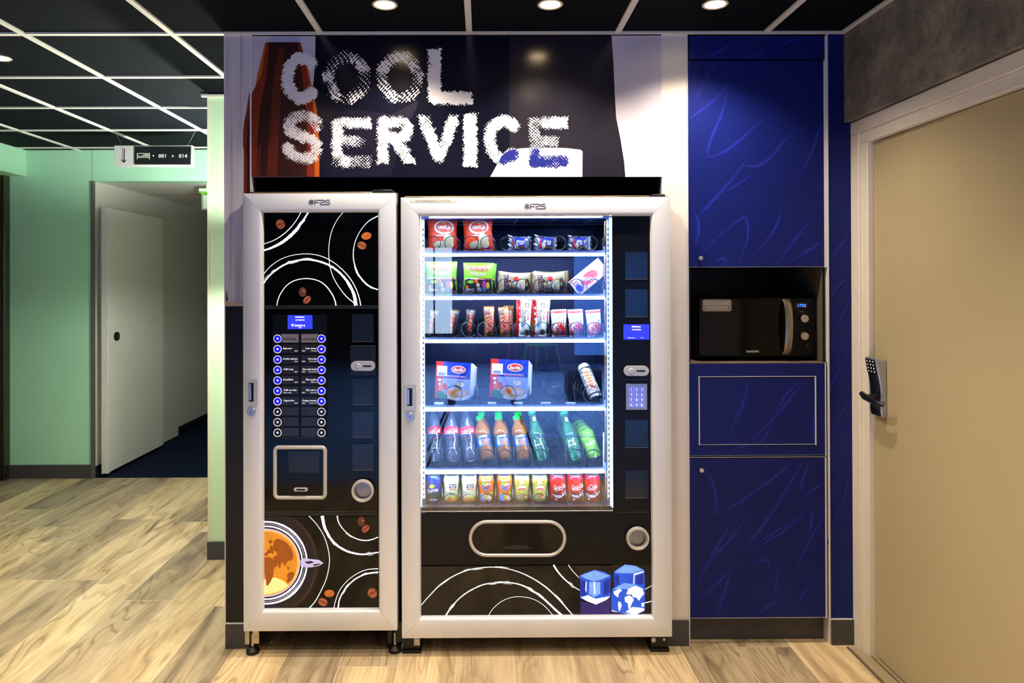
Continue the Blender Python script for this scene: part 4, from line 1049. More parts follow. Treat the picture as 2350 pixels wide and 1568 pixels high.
LT = [('sucre/sugar', '', '+ sucre/sugar', ''), ('Expresso', '1€30', 'Lait chaud', 'Hot milk'), ('Double expresso', '1€60', 'Chocolat', 'Cocoa drink'), ('Café long', '1€30', 'Chocolat lacté', 'Cocoa with milk'), ('Décaféiné', '1€30', 'Thé menthe', 'Mint tea'),
      ('Café au lait', 'White coffee', 'Thé citron', 'Lemon tea'), ('Cappuccino', '1€60', 'Potage tomate', 'Tomato soup'), ('',) * 4, ('',) * 4, ('',) * 4]
for r in range(10):
    yy = 777.2 + 23.93 * r
    for sd in (0, 1):
        bx = 637.9 if sd == 0 else 738.5
        q = MB().use(m_labg if r == 0 else m_lab); lx = (645, 685.4) if sd == 0 else (691.3, 731.5)
        cy_ = yy - .5
        pprism(q, rrect(lx[0], cy_ - 9.8, lx[1], cy_ + 9.8, 1.5), YI - .0042, YI - .002)
        a_, b_ = LT[r][2 * sd:2 * sd + 2]
        q.use(m_ink if r == 0 else m_btw); Yt = YI - .0047
        if a_:
            wmax = min(len(a_) * 2.55, 33.5)
            if sd == 0: ptext(q, a_, 650 if r else 653, yy + (.4 if r else 2.2), 4.1, Yt, 'L', width=wmax, bold=.025, res=1)
            else: ptext(q, a_, 727 if r else 724, yy + (.4 if r else 2.2), 4.1, Yt, 'R', width=wmax, bold=.025, res=1)
        if b_ and r:
            if sd == 0: ptext(q, b_, 683.5 if '€' in b_ else 650, yy + 5.8, 2.6, Yt, 'R' if '€' in b_ else 'L', width=7.5 if '€' in b_ else 19, bold=.02, res=1)
            else: ptext(q, b_, 727, yy + 5.4, 2.6, Yt, 'R', width=min(len(b_) * 1.6, 19), bold=.02, res=1); ptext(q, '1€30', 693, yy + 5.8, 2.6, Yt, 'L', width=7.5, bold=.02, res=1)
        q.build('label_plate', cm, smooth=False)
        c = P(bx, yy, YI); q = MB()
        R = 9.4 * mpp(YI)
        q.use(m_btnk); q.lathe([(R * 1.22, .002), (R * 1.22, .0052), (R * 1.0, .0062)], (0, 0, 0), 26)
        q.use(m_btw); q.lathe([(R, .0062), (R * .84, .0064)], (0, 0, 0), 26)
        q.use(m_btn if r < 7 else m_btnk); q.lathe([(R * .84, .0064), (R * .8, .0056), (R * .26, .0054)], (0, 0, 0), 26)
        q.use(m_btw); q.lathe([(R * .26, .0055), (.00005, .0057)], (0, 0, 0), 14)
        q.v = [(c.x + v[0], c.y - v[2], c.z + v[1]) for v in q.v]
        q.build('selection_button', cm)
recess(cm, 807.5, 721, 857, 784, m=m_dark); 
q = MB().use(mat('coin_plate', (26, 25, 24), .2)); pbox(q, 804, 793.5, 862, 860, YI - .003, YI + .002); q.use(m_blk_line)
for r_ in ((804, 793.5, 862, 794.1), (804, 859.4, 862, 860)): pbox(q, *r_, YI - .0034, YI - .003)
cpl = q.build('coin_plate', cm, bevel=.001)
coin_slot(cm, 805, 829.5, 860.5, 851.5)
for y0_, y1_ in ((869.5, 929), (944.5, 1004), (1019, 1079)): recess(cm, 809, y0_, 857, y1_)
coin_cup(cm, 832.5, 1126.5, 26)
# cup station
pill_ring(cm, 'cup_station_bezel', 626.3, 1023, 750, 1147.5, 13, 9.5, YI - .004)
a = P(635, 1139, YI); b = P(741, 1032, YI)
q = MB().use(m_dark); Yd_ = YI + .09
# the chamber is a box behind the middle panel with an open front
q.use(m_panel); pprism(q, rrect(634.5, 1031.5, 742, 1139, 5), YI - .0008, YI + .001)
q.use(mat('cup_door_smoke', (34, 32, 30), .1)); pprism(q, [(660, 1037), (733, 1037), (733, 1085), (664, 1085)], YI - .0014, YI - .0008)
q.use(mat('station_grid', (52, 46, 40), .3, .5))
for y in (1128, 1130.5, 1133): pbox(q, 640, y, 737, y + .7, YI - .0018, YI - .0008)
q.build('cup_station_door', cm, smooth=False)
q = MB().use(m_bez); pprism(q, rrect(674, 1120, 706, 1128.4, 4), YI - .010, YI - .003); q.use(m_dark); pprism(q, rrect(680, 1122.4, 700, 1126.4, 1.8), YI - .0104, YI - .0098); q.build('cup_station_grip', cm, bevel=.001)
# feet
def foot(parent, x, y, m_br, zt_):
    q = MB().use(m_body); q.cyl((x, y, 0), (x, y, .012), .026, .026); q.cyl((x, y, .012), (x, y, .026), .026, .014); q.use(m_chrome); q.cyl((x, y, .02), (x, y, .075), .006)
    q.use(m_br); q.box(x - .030, x - .012, y - .004, y + .05, .034, zt_); q.box(x + .002, x + .028, y - .010, y - .006, .040, zt_); q.cyl((x + .016, y - .012, .066), (x + .016, y - .010, .066), .005, n=12)
    q.build('foot', parent, bevel=.001)
m_zinc = mat('zinc_bracket', (190, 180, 166), .3, .7)
zft = z0m + .012
xl_, xr_ = P(580, 1480, YF + .045).x, P(911, 1480, YF + .045).x
foot(cm, xl_, YF + .045, m_zinc, zft); foot(cm, xr_ - .008, YF + .05, m_body, zft); foot(cm, xl_, .60, m_body, zft); foot(cm, xr_ - .03, .60, m_body, zft)

# ------------------------------------------------------------------ snack machine
smx = P(1230, 900, YF).x
sm = thing('snack_machine', 'wide glass-fronted snack and drinks machine with lit shelves of goods', 'vending machine', (smx, .3, 0))
frame(sm, 919.2, 453.3, 1543, 1462.5, 963, 496, 1498.5, 1417)
z0s = P(1230, 1462.5, YF).z; zts = P(1230, 452, YF).z
xa, xb = P(920.5, 900, YF).x, P(1542, 900, YF).x
logo(sm, 1228, 474, 1.0)
frame_handle(sm, 928, 882, 955, 941, 941, 956.5)
q = MB().use(mat('sticker_paper', (224, 218, 208), .45)); pbox(q, 940, 457.2, 1048, 464.6, YF - .0006, YF); q.use(m_ink); ptext(q, 'HOT LINE PELICAN 01 41 47 40 40', 993.5, 462.8, 3.6, YF - .001, width=79, res=1); q.build('hotline_sticker', sm, smooth=False)
# cabinet: outer box with an open, lined show chamber
wx0, wy0, wx1, wy1 = 963, 496, 1407, 1176
A, B = P(wx0, wy1, YI), P(wx1, wy0, YI)
YB = .56
q = MB().use(m_body)
q.box(xa + .012, A.x - .004, YF + .052, .68, z0s + .01, zts + .010); q.box(B.x + .03, xb - .012, YF + .052, .68, z0s + .01, zts + .010)
q.box(A.x - .004, B.x + .03, YF + .052, .68, B.z + .004, zts + .010); q.box(A.x - .004, B.x + .03, YF + .052, .68, z0s + .01, A.z - .02)
q.box(A.x - .004, B.x + .03, YB + .012, .68, A.z - .02, B.z + .004)
q.box(xa - .004, A.x - .004, YF + .045, YF + .056, z0s + .002, zts + .006); q.box(B.x + .03, xb + .003, YF + .045, YF + .056, z0s + .002, zts + .006); q.box(xa, xb, YF + .045, YF + .056, B.z + .012, zts + .006)
q.use(mat('warm_edge', (190, 160, 116))); q.box(xa + .01, xb - .08, YF + .050, YF + .056, zts + .006, zts + .010)
q.use(m_body); q.box(xb - .07, xb - .015, YF + .03, YF + .08, zts + .004, zts + .013); q.build('body', sm, bevel=.002)
m_lin = mat('chamber_lining', (30, 48, 96), .35, .3, var=.15, vs=5); m_linr = mat('chamber_side_steel', (96, 106, 128), .2, .85, var=.1, vs=5)
q = MB().use(m_lin); q.box(A.x - .003, B.x + .029, YB, YB + .011, A.z - .018, B.z + .003); q.box(A.x - .003, B.x + .029, YF + .06, YB, B.z - .004, B.z + .003); q.box(A.x - .003, B.x + .029, YF + .06, YB, A.z - .018, A.z - .004)
q.use(m_linr); q.box(A.x - .003, A.x + .002, YF + .06, YB, A.z - .018, B.z + .003); q.box(B.x + .020, B.x + .029, YF + .06, YB, A.z - .018, B.z + .003); q.build('chamber', sm, smooth=False)
# perforated shelf rails on both sides
m_rail = mat('zinc_rail', (170, 178, 186), .25, .85); 
for nm, xr0, xr1 in (('left', A.x + .004, A.x + .016), ('right', P(1392, 800, .03).x, P(1398, 800, .03).x)):
    q = MB().use(m_rail); q.box(xr0, xr1, .02, .032, A.z, B.z - .006); q.use(m_dark)
    z = A.z + .02
    while z < B.z - .03: q.box(xr0 + .003, xr1 - .003, .0192, .021, z, z + .010); z += .022
    q.build('shelf_rail', sm, smooth=False)
q = MB().use(mat('brass_rod', (190, 170, 130), .25, .8)); c = P(1390, 800, .05); q.cyl((c.x, .05, A.z + .01), (c.x, .05, B.z - .01), .006, n=12); q.build('side_rod', sm)

YT = .028                                       # front edge of the trays
LEDY = [(581, 588.5), (680.2, 688), (779, 787.2), (934.6, 944), (1078.2, 1088.2)]
FLOORY = [577, 676.5, 775.5, 931, 1074.5, 1161]
TX0, TX1 = P(974.5, 800, YT).x, P(1387, 800, YT).x
ZS = [P(1180, y, YT).z for y in FLOORY]
COILS = [[995, 1037, 1081, 1119.5, 1163.5, 1200, 1238.5, 1282, 1321, 1355], [996, 1036.5, 1076, 1120, 1158.5, 1200, 1241, 1282, 1323.5, 1363], [993, 1039, 1076, 1113, 1158.7, 1198.6, 1244, 1284, 1323, 1364],
         [1042, 1165, 1279, 1357], [995.7, 1036, 1076, 1117, 1158, 1199, 1241, 1279.5, 1321, 1361], [993, 1034, 1076, 1116, 1159, 1197.5, 1238.5, 1280, 1320, 1359]]
CZ = [558, 657, 757, 905, 1051, 1153]; CR = [16.5, 16.5, 17.5, 19, 18, 18]
DIV = [[1054.5, 1137, 1219, 1300], [1055.5, 1138, 1221, 1302], [1016, 1057, 1097, 1138, 1178, 1221, 1262, 1303, 1343], [1096, 1217, 1320], [1014, 1054.5, 1095, 1138, 1180, 1220.5, 1260, 1301, 1341.5], [1014, 1055, 1096, 1138, 1178, 1218, 1258, 1300, 1340]]
m_led = mat('led_diffuser', (255, 255, 255), .3, emit=(214, 228, 255), es=LED_E)
m_tray = mat('tray_steel', (72, 84, 118), .3, .7, var=.1); m_coil = mat('coil_wire', (44, 46, 54), .28, .7); m_div = mat('divider_steel', (70, 76, 92), .3, .75)
m_acr = pane_mat('clear_acrylic', (232, 240, 255), 1.45)
coil_meshes = {}
for k in range(6):
    z = ZS[k]
    q = MB().use(m_tray); q.box(TX0, TX1, YT, YB - .02, z - .010, z - .0015); q.box(TX0, TX1, YT - .001, YT + .004, z - .014, z + .003)
    q.box(TX0 - .012, TX0, YT + .01, YB - .02, z - .016, z + .02); q.box(TX1, TX1 + .012, YT + .01, YB - .02, z - .016, z + .02)
    tr = q.build('tray', sm, smooth=False)
    if k < 5:
        y0_, y1_ = LEDY[k]; a = P(974.5, y1_, YT - .006); b = P(1387, y0_, YT - .006)
        q = MB().use(m_led); q.box(a.x, b.x, YT - .008, YT + .012, a.z, b.z); q.build('led_strip', tr, bevel=.003)
    for i, x in enumerate(COILS[k]):
        R = CR[k] * mpp(.06); c = P(x, CZ[k], .04)
        key = k
        if key not in coil_meshes:
            q = MB().use(m_coil); N = 15 * (5 if k != 5 else 5); pts = []
            for j in range(N + 1):
                an = 2 * PI * j / 15; pts.append((R * math.sin(an), .43 * max(0, j - 13) / N, R * math.cos(an)))
            q.tube(pts, .0016, 5)
            o = q.build('spiral', tr, loc=(0, 0, 0), ang=60); coil_meshes[key] = o.data
        else:
            o = bpy.data.objects.new('spiral', coil_meshes[key]); C.objects.link(o); o.parent = tr
        o.location = Vector((c.x, .040, c.z)) - ORG[tr]
        if k == 2 or i % 3 == 2: o.rotation_euler = (0, (0, .9, 2.2, 3.6)[i % 4], 0)
    for x in DIV[k]:
        c = P(x, FLOORY[k], YT); hh = (.052, .056, .052, .075, .07, .06)[k]; q = MB().use(m_div)
        q.box(c.x - .0008, c.x + .0008, YT + .006, YB - .04, z, z + hh * .55); q.prism([(c.x - .0008, YT + .02, z + hh * .5), (c.x - .0008, YB - .04, z + hh * .5), (c.x - .0008, YB - .04, z + hh), (c.x - .0008, YT + .05, z + hh)], (.0016, 0, 0))
        q.build('divider', tr, smooth=False)
    for x in (TX0 + .002, TX1 - .004): q = MB().use(m_div); q.box(x, x + .0016, YT + .004, YB - .04, z, z + .055); q.build('side_guard', tr, smooth=False)
    if k == 4:                                   # clear retaining bar in front of the bottles
        q = MB().use(m_acr); za_, zb2 = P(1180, 1004, YT + .006).z, P(1180, 996, YT + .006).z; q.box(TX0 + .004, TX1 - .008, YT + .002, YT + .012, za_, zb2)
        q.use(m_rail)
        for x in (TX0, TX1 - .006): q.box(x, x + .004, YT + .004, YT + .016, z, zb2 + .004)
        q.build('retaining_bar', tr, smooth=False)
    if k == 3:
        q = MB().use(mat('tray_tag', (190, 198, 224), .4))
        for x0_, x1_ in ((997, 1018), (1119, 1139), (1179, 1200), (1241, 1264), (1298, 1321)): pbox(q, x0_, 923, x1_, 929.5, YT + .001, YT + .003)
        q.build('price_tag', tr, smooth=False)
# upright light bars inside the door frame
q = MB().use(mat('side_led', (220, 232, 255), .3, emit=(200, 220, 255), es=LED_E * .6)); pbox(q, 1401.5, 500, 1404.2, 1165, YI + .010, YI + .016); pbox(q, 964.5, 500, 966, 1165, YI + .010, YI + .016); q.build('side_led', sm, smooth=False)
q = MB().use(m_led); q.box(A.x + .04, B.x - .04, YI + .010, YI + .026, B.z - .0035, B.z + .002); q.build('added_top_led', sm, smooth=False)  # added strip at the chamber top, there to light the top shelf
# glass
q = MB().use(pane_mat('display_glass', (246, 249, 255), 1.85)); q.box(A.x, B.x, YI + .002, YI + .006, A.z, B.z); q.build('glass_pane', sm, smooth=False)
q = MB().use(m_bez); pbox(q, 964, 1172.3, 1407.5, 1175.8, YI - .004, YI + .003); q.use(m_satin); pbox(q, 964, 1162, 1405, 1172, YI + .006, YI + .03); q.build('glass_sill', sm, bevel=.001)
# black fascia: right column, lower part, printed bottom
q = MB().use(m_satin); pbox(q, 1407.5, 494, 1501, 1298, YI, YI + .008); pbox(q, 961, 1176, 1407.5, 1298, YI, YI + .008)
q.use(m_blk_line); pbox(q, 1417, 1175.4, 1497, 1176, YI - .0006, YI); q.build('fascia', sm, smooth=False)
m_blueref = mat('blank_plate_blue', (22, 34, 54), .1, var=.25, vs=14)
for y0_, y1_ in ((578, 640.5), (664, 727), (964, 1027.5), (1080, 1143.5)): recess(sm, 1435, y0_, 1486.5, y1_, m=m_blueref, Yb=YI - .002)
q = MB().use(m_satin); pbox(q, 1428.5, 737.5, 1495, 871.5, YI - .0025, YI + .001); q.use(m_blk_line); pbox(q, 1430, 871, 1494, 871.8, YI - .003, YI - .0025); pl_ = q.build('payment_plate', sm, bevel=.001)
q = MB().use(m_screen); pbox(q, 1431, 744.5, 1490, 779.8, YI - .004, YI - .002); q.use(m_scrt); ptext(q, 'Distributeur', 1460.5, 751.5, 3.8, YI - .0045, width=21, bold=.03, res=1); ptext(q, 'en fonction', 1460.5, 758, 3.6, YI - .0045, width=21, bold=.03, res=1)
ptext(q, 'Température', 1449, 776.4, 2.4, YI - .0045, width=17, res=1); ptext(q, '3.2°C', 1474, 776.4, 2.4, YI - .0045, width=8, res=1); q.build('display', sm, smooth=False)
coin_slot(sm, 1432, 840.5, 1489.5, 863)
q = MB().use(mat('keypad_steel', (176, 176, 186), .32, .75, var=.05)); pbox(q, 1436.8, 881, 1485.2, 941, YI - .005, YI); kp2 = q.build('keypad', sm, bevel=.001)
m_keyo = mat('key_glow', (120, 130, 255), .3, emit=(110, 120, 255), es=1.4); m_keyf = mat('key_face', (120, 128, 196), .3, .3, emit=(90, 100, 220), es=.25); m_keyt = mat('key_text', (244, 246, 255), .3, emit=(240, 244, 255), es=1.0)
for i, ch in enumerate('123456789A0B'):
    cx_ = 1449 + 12.2 * (i % 3); cy_ = 893.6 + 12.0 * (i // 3)
    q = MB().use(m_keyo); pprism(q, rrect(cx_ - 4.9, cy_ - 5, cx_ + 4.9, cy_ + 5, 1.6, 4), YI - .0065, YI - .005)
    q.use(m_keyf); pprism(q, rrect(cx_ - 4, cy_ - 4.1, cx_ + 4, cy_ + 4.1, 1.2, 4), YI - .0072, YI - .006); q.use(m_keyt); ptext(q, ch, cx_, cy_ + 2.6, 5.2, YI - .0076, bold=.02, res=2); q.build('key', kp2, smooth=False)
coin_cup(sm, 1463.3, 1236, 26.5)
# pick-up slot
pill_ring(sm, 'delivery_bezel', 1075.5, 1194.5, 1300, 1279.5, 42, 8.5, YI - .004)
q = MB().use(m_panel); pprism(q, rrect(1082, 1201, 1293, 1273, 35, 10), YI + .0005, YI - .001); q.use(mat('flap_line', (34, 32, 34), .2)); pprism(q, [(1150, 1259), (1165, 1253), (1187, 1251), (1210, 1253), (1224, 1259), (1187, 1262)], YI - .003, YI - .001); q.build('delivery_flap', sm)
c3 = lambda x, y: (910 + x / 3.615, 1150 + y / 3.615)
s_ = 3.615
q = MB().use(mat('gloss_brown_black', (20, 17, 15), .1, var=.2, vs=8)); pbox(q, 961, 1297.5, 1501, 1419, YI, YI + .008)
brush(q, [(193, 880), (270, 790), (370, 690), (480, 620), (600, 572), (720, 553), (820, 550), (930, 565), (1040, 600), (1150, 655), (1250, 725), (1350, 820), (1420, 900), (1475, 960)], [9, 14, 12, 10, 14, 18, 12], c3, YD, s_, .1, 14)
brush(q, [(400, 965), (450, 890), (520, 810), (610, 745), (720, 695), (830, 680), (940, 678), (1040, 700), (1130, 745), (1230, 820), (1320, 905), (1385, 962)], [20, 14, 16, 12, 18, 26, 30], c3, YD, s_, .15, 20)
brush(q, [(757, 962), (800, 895), (870, 835), (950, 802), (1030, 795), (1120, 810), (1200, 850), (1260, 905), (1305, 960)], [7, 6, 8], c3, YD, s_)
brush(q, [(1303, 531), (1340, 590), (1400, 655), (1460, 705), (1520, 742)], [24, 16, 10], c3, YD, s_, .15, 5)
brush(q, [(1425, 531), (1460, 580), (1515, 638)], [10, 7], c3, YD, s_)
brush(q, [(2062, 733), (2095, 715), (2130, 693)], [8, 6], c3, YD, s_); brush(q, [(2062, 846), (2095, 838), (2130, 828)], [14, 8], c3, YD, s_)
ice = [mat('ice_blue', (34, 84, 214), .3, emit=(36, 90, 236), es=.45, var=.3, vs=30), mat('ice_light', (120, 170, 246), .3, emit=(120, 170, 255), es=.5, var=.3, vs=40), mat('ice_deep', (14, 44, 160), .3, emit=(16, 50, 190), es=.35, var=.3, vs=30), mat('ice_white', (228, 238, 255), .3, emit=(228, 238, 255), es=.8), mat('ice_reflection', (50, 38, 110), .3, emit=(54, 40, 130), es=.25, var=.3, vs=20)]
def ipoly(k, pts, dz): q.use(ice[k]); q.poly([P(*c3(*p), YD - dz) for p in pts])
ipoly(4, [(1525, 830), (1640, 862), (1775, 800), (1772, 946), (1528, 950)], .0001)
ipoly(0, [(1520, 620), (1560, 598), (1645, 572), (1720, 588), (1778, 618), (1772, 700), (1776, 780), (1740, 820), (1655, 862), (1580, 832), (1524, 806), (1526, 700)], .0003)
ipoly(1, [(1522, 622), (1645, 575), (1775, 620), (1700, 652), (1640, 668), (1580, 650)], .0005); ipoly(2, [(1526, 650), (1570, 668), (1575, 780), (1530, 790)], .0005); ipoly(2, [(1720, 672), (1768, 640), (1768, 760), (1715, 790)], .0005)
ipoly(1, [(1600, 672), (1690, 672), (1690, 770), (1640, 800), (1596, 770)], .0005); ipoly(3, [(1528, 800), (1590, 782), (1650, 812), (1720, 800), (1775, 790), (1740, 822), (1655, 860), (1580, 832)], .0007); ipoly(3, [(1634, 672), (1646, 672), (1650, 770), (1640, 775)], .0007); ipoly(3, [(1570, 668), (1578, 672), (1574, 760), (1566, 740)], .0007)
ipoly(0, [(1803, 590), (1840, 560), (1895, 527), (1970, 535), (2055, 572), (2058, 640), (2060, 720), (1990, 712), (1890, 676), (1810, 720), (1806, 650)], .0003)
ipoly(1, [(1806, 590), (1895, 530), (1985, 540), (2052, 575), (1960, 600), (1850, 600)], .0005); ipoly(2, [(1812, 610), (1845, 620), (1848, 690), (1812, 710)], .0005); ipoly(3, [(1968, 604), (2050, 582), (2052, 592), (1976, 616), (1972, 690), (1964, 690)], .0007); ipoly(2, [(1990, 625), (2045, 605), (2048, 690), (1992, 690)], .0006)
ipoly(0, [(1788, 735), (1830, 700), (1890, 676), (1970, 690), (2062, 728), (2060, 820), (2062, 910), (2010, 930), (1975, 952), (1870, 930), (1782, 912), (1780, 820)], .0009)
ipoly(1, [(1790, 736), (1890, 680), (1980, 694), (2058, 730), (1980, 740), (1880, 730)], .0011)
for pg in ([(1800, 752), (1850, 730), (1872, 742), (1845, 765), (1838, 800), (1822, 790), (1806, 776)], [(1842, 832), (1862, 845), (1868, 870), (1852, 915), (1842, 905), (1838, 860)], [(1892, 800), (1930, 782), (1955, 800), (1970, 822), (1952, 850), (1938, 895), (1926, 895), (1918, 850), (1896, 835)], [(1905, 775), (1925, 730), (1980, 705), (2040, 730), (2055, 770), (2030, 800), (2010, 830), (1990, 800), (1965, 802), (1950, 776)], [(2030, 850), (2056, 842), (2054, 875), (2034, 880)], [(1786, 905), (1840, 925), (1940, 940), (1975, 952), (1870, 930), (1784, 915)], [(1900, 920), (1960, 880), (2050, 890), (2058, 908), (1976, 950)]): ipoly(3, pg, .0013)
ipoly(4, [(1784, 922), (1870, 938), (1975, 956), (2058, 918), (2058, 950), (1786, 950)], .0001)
q.build('printed_base', sm, smooth=False)
# feet
def black_foot(x0p, x1p, plate):
    a, b = P(x0p, 1500, YF + .03), P(x1p, 1500, YF + .03); q = MB().use(m_body); q.box(a.x, b.x, YF + .03, YF + .10, 0, .012); q.box(a.x + .004, b.x - .004, YF + .04, YF + .09, .012, z0s + .012)
    if plate: q.use(m_zinc); q.box(b.x - .030, b.x - .006, YF + .032, YF + .04, .03, z0s + .01); q.use(m_chrome); q.cyl((b.x - .018, YF + .030, .048), (b.x - .018, YF + .032, .048), .009, n=16)
    else:
        q.use(m_chrome)
        for dx, zz, r_ in ((.014, .075, .009), (.014, .044, .010), (.056, .046, .006)): q.cyl((a.x + dx, YF + .036, zz), (a.x + dx, YF + .041, zz), r_, n=16)
    q.build('foot', sm, bevel=.0015)
black_foot(922, 967, True); black_foot(1493, 1537, False)
for xx in (xa + .06, xb - .06): q = MB().use(m_body); q.box(xx - .03, xx + .03, .56, .63, 0, z0s + .012); q.build('foot', sm, bevel=.0015)

# ================================================================== GOODS IN THE SNACK MACHINE
def film(name, rgb, rough=.4, **k): return mat(name, rgb, rough, spec=.6, var=k.pop('var', .08), vs=k.pop('vs', 40), **k)
m_red = film('film_red', (222, 34, 22)); m_red2 = film('film_scarlet', (236, 70, 34)); m_wht = film('film_white', (238, 236, 232)); m_grn = film('film_green', (116, 196, 30)); m_blk = film('film_black', (20, 17, 18))
m_cream2 = film('print_cream', (222, 204, 158), var=.2); m_choc = film('print_chocolate', (92, 50, 28), var=.2); m_gold = film('film_gold', (172, 122, 62), .25, metal=.4, var=.25); m_beige = film('film_beige', (158, 146, 112), .38, var=.12)
m_silver = film('film_clear_silver', (176, 186, 206), .15, metal=.6, var=.3); m_royal = film('print_royal_blue', (28, 48, 190)); m_pink = film('film_pale_pink', (232, 196, 186), .3); m_dred = film('print_dark_red', (156, 16, 34))
m_org = film('print_orange_fruit', (238, 124, 24), var=.15); m_lime = film('print_lime', (150, 206, 50)); m_yel = film('print_yellow', (236, 206, 60)); m_mag = film('print_magenta', (206, 40, 140)); m_sky = film('print_sky_blue', (90, 150, 226)); m_potato = film('print_potato', (206, 200, 160), var=.2)
m_alum = mat('can_aluminium', (196, 200, 206), .22, .9, var=.06)

def pillow(w_, h_, t_, crimp=.05, waist=.08, seed=0, horiz=False):
    """surface of a sealed bag: returns front map (u -1..1, v 0..1, lift) and builds the skin"""
    rs = np.random.RandomState(seed); ph = rs.rand(8) * 6.28
    def fn(u, v, lift=0.0, side=-1):
        a, b = (v, u) if not horiz else ((u + 1) / 2, v * 2 - 1)     # a along the seal-to-seal axis, b across
        k = max(0.0, math.sin(PI * min(max((a - crimp) / (1 - 2 * crimp), 0), 1)))
        th = t_ * k ** .55 * max(0, 1 - abs(b) ** 2.6) ** .6
        wr = .035 * t_ * (math.sin(9 * a + 7 * b + ph[0]) + math.sin(17 * b - 11 * a + ph[1]) * .7) * k
        nar = 1 - waist * k
        x, z = (u * w_ / 2 * nar, v * h_) if not horiz else (u * w_ / 2, h_ / 2 + (v - .5) * h_ * nar)
        edge = .0015 * math.sin(40 * b) if k == 0 else 0
        return (x, side * (th + wr * (side == -1) + .0006) + edge - (lift if side == -1 else -lift), z)
    return fn
def skin(q, fn, m_, nu=16, nv=18):
    q.use(m_)
    for side in (-1, 1):
        vs = [fn(-1 + 2 * i / nu, j / nv, 0, side) for j in range(nv + 1) for i in range(nu + 1)]
        fs = [(j * (nu + 1) + i, j * (nu + 1) + i + 1, (j + 1) * (nu + 1) + i + 1, (j + 1) * (nu + 1) + i) for j in range(nv) for i in range(nu)]
        q.add(vs, fs if side == -1 else [f[::-1] for f in fs])
def zone(q, fn, m_, u0, u1, v0, v1, lift=.0006, nu=14, nv=10):
    """printed rectangle following the surface"""
    q.use(m_); q.add([fn(u0 + (u1 - u0) * i / nu, v0 + (v1 - v0) * j / nv, lift) for j in range(nv + 1) for i in range(nu + 1)],
                     [(j * (nu + 1) + i, j * (nu + 1) + i + 1, (j + 1) * (nu + 1) + i + 1, (j + 1) * (nu + 1) + i) for j in range(nv) for i in range(nu)])
def blob(q, fn, m_, cu, cv, ru, rv, lift=.0009, rot=0, n=22, rings=3):
    q.use(m_); c, s_ = math.cos(rot), math.sin(rot); vs = [fn(cu, cv, lift)]; fs = []
    for k in range(1, rings + 1):
        for i in range(n):
            a = 2 * PI * i / n; x, y = math.cos(a) * k / rings, math.sin(a) * k / rings; vs.append(fn(cu + ru * (c * x - s_ * y), cv + rv * (s_ * x + c * y), lift))
    fs += [(0, 1 + i, 1 + (i + 1) % n) for i in range(n)]
    for k in range(rings - 1): fs += [(1 + k * n + i, 1 + k * n + n + i, 1 + k * n + n + (i + 1) % n, 1 + k * n + (i + 1) % n) for i in range(n)]
    q.add(vs, fs)
def stext(q, fn, m_, t, cu, cv, hv, w_, h_, lift=.0014, rot=0, width=None, outline=None, **kw):
    """text on a surface: cu, cv anchor, hv cap height as part of the bag height"""
    c, s_ = math.cos(rot), math.sin(rot); H_ = hv * h_
    def f_(lf):
        def g(x, y):
            y = y - H_ / 2; X, Z = c * x - s_ * y, s_ * x + c * y
            return fn(cu + X * 2 / w_, cv + Z / h_, lf)
        return g
    if outline:
        k2 = dict(kw); k2['bold'] = kw.get('bold', 0) + .045; q.use(outline); q.text(t, f_(lift), H_, width=None if width is None else width * 1.04, **k2)
    q.use(m_); q.text(t, f_(lift + .0005), H_, width=width, **kw)

GOODS = {}
def good(name, label, cat, group, build):
    t = thing(name, label, cat, (0, 0, 0), group); build(t); return t
def at(x, y, Y, k=None):
    """point on the tray of shelf k below pixel x at depth Y"""
    p = P(x, y, Y)
    if k is not None: p.z = ZS[k] + .001
    return p
def pose(p, yaw=0, lean=0, roll=0, s_=1.0):
    """yaw about z, lean back (top away from the glass), roll clockwise in the picture"""
    return Matrix.Translation(p) @ Matrix.Rotation(yaw, 4, 'Z') @ Matrix.Rotation(roll, 4, 'Y') @ Matrix.Rotation(-lean, 4, 'X') @ Matrix.Scale(s_, 4)
R_ = math.radians

# --- crisps
def b_crisps(t):
    w_, h_ = .135, .158; fn = pillow(w_, h_, .026, .05, .12, 3)
    q = MB(); skin(q, fn, m_red2); blob(q, fn, m_wht, .12, .63, .68, .19, .0006); blob(q, fn, m_red2, .12, .64, .54, .145, .0010)
    stext(q, fn, m_wht, 'SIBELL', .12, .635, .085, w_, h_, width=.058, bold=.03, rot=.06)
    zone(q, fn, m_yel, -.1, .3, .73, .745, .0012); zone(q, fn, m_wht, -.45, .35, .40, .43, .0010); zone(q, fn, m_red, -.9, .9, .005, .04, .0004)
    blob(q, fn, m_potato, .42, .33, .34, .13, .0011, .5); blob(q, fn, m_potato, -.1, .17, .46, .11, .0009, -.2); blob(q, fn, m_cream2, .45, .20, .30, .12, .0013); blob(q, fn, m_wht, .34, .40, .22, .035, .0016, .2); blob(q, fn, m_mag, .72, .07, .2, .04, .0010)
    q.build('bag', t, ang=80)
    q = MB(); zone(q, fn, m_red, -1, 1, .955, .998, .0009); zone(q, fn, m_red, -1, 1, .0, .03, .0009); q.build('seal', t)
c1_ = good('crisp_bag', 'red crisp bag with white oval name, first at the left end of the top shelf', 'crisps', 'red crisp bags', b_crisps)
c1_.matrix_world = pose(at(1015, 575, .085, 0), R_(3), R_(4), R_(0))
dup(c1_, pose(at(1099, 575, .085, 0), R_(-10), R_(4), R_(-3)), 'red crisp bag tilted to the left, second bag on the top shelf')
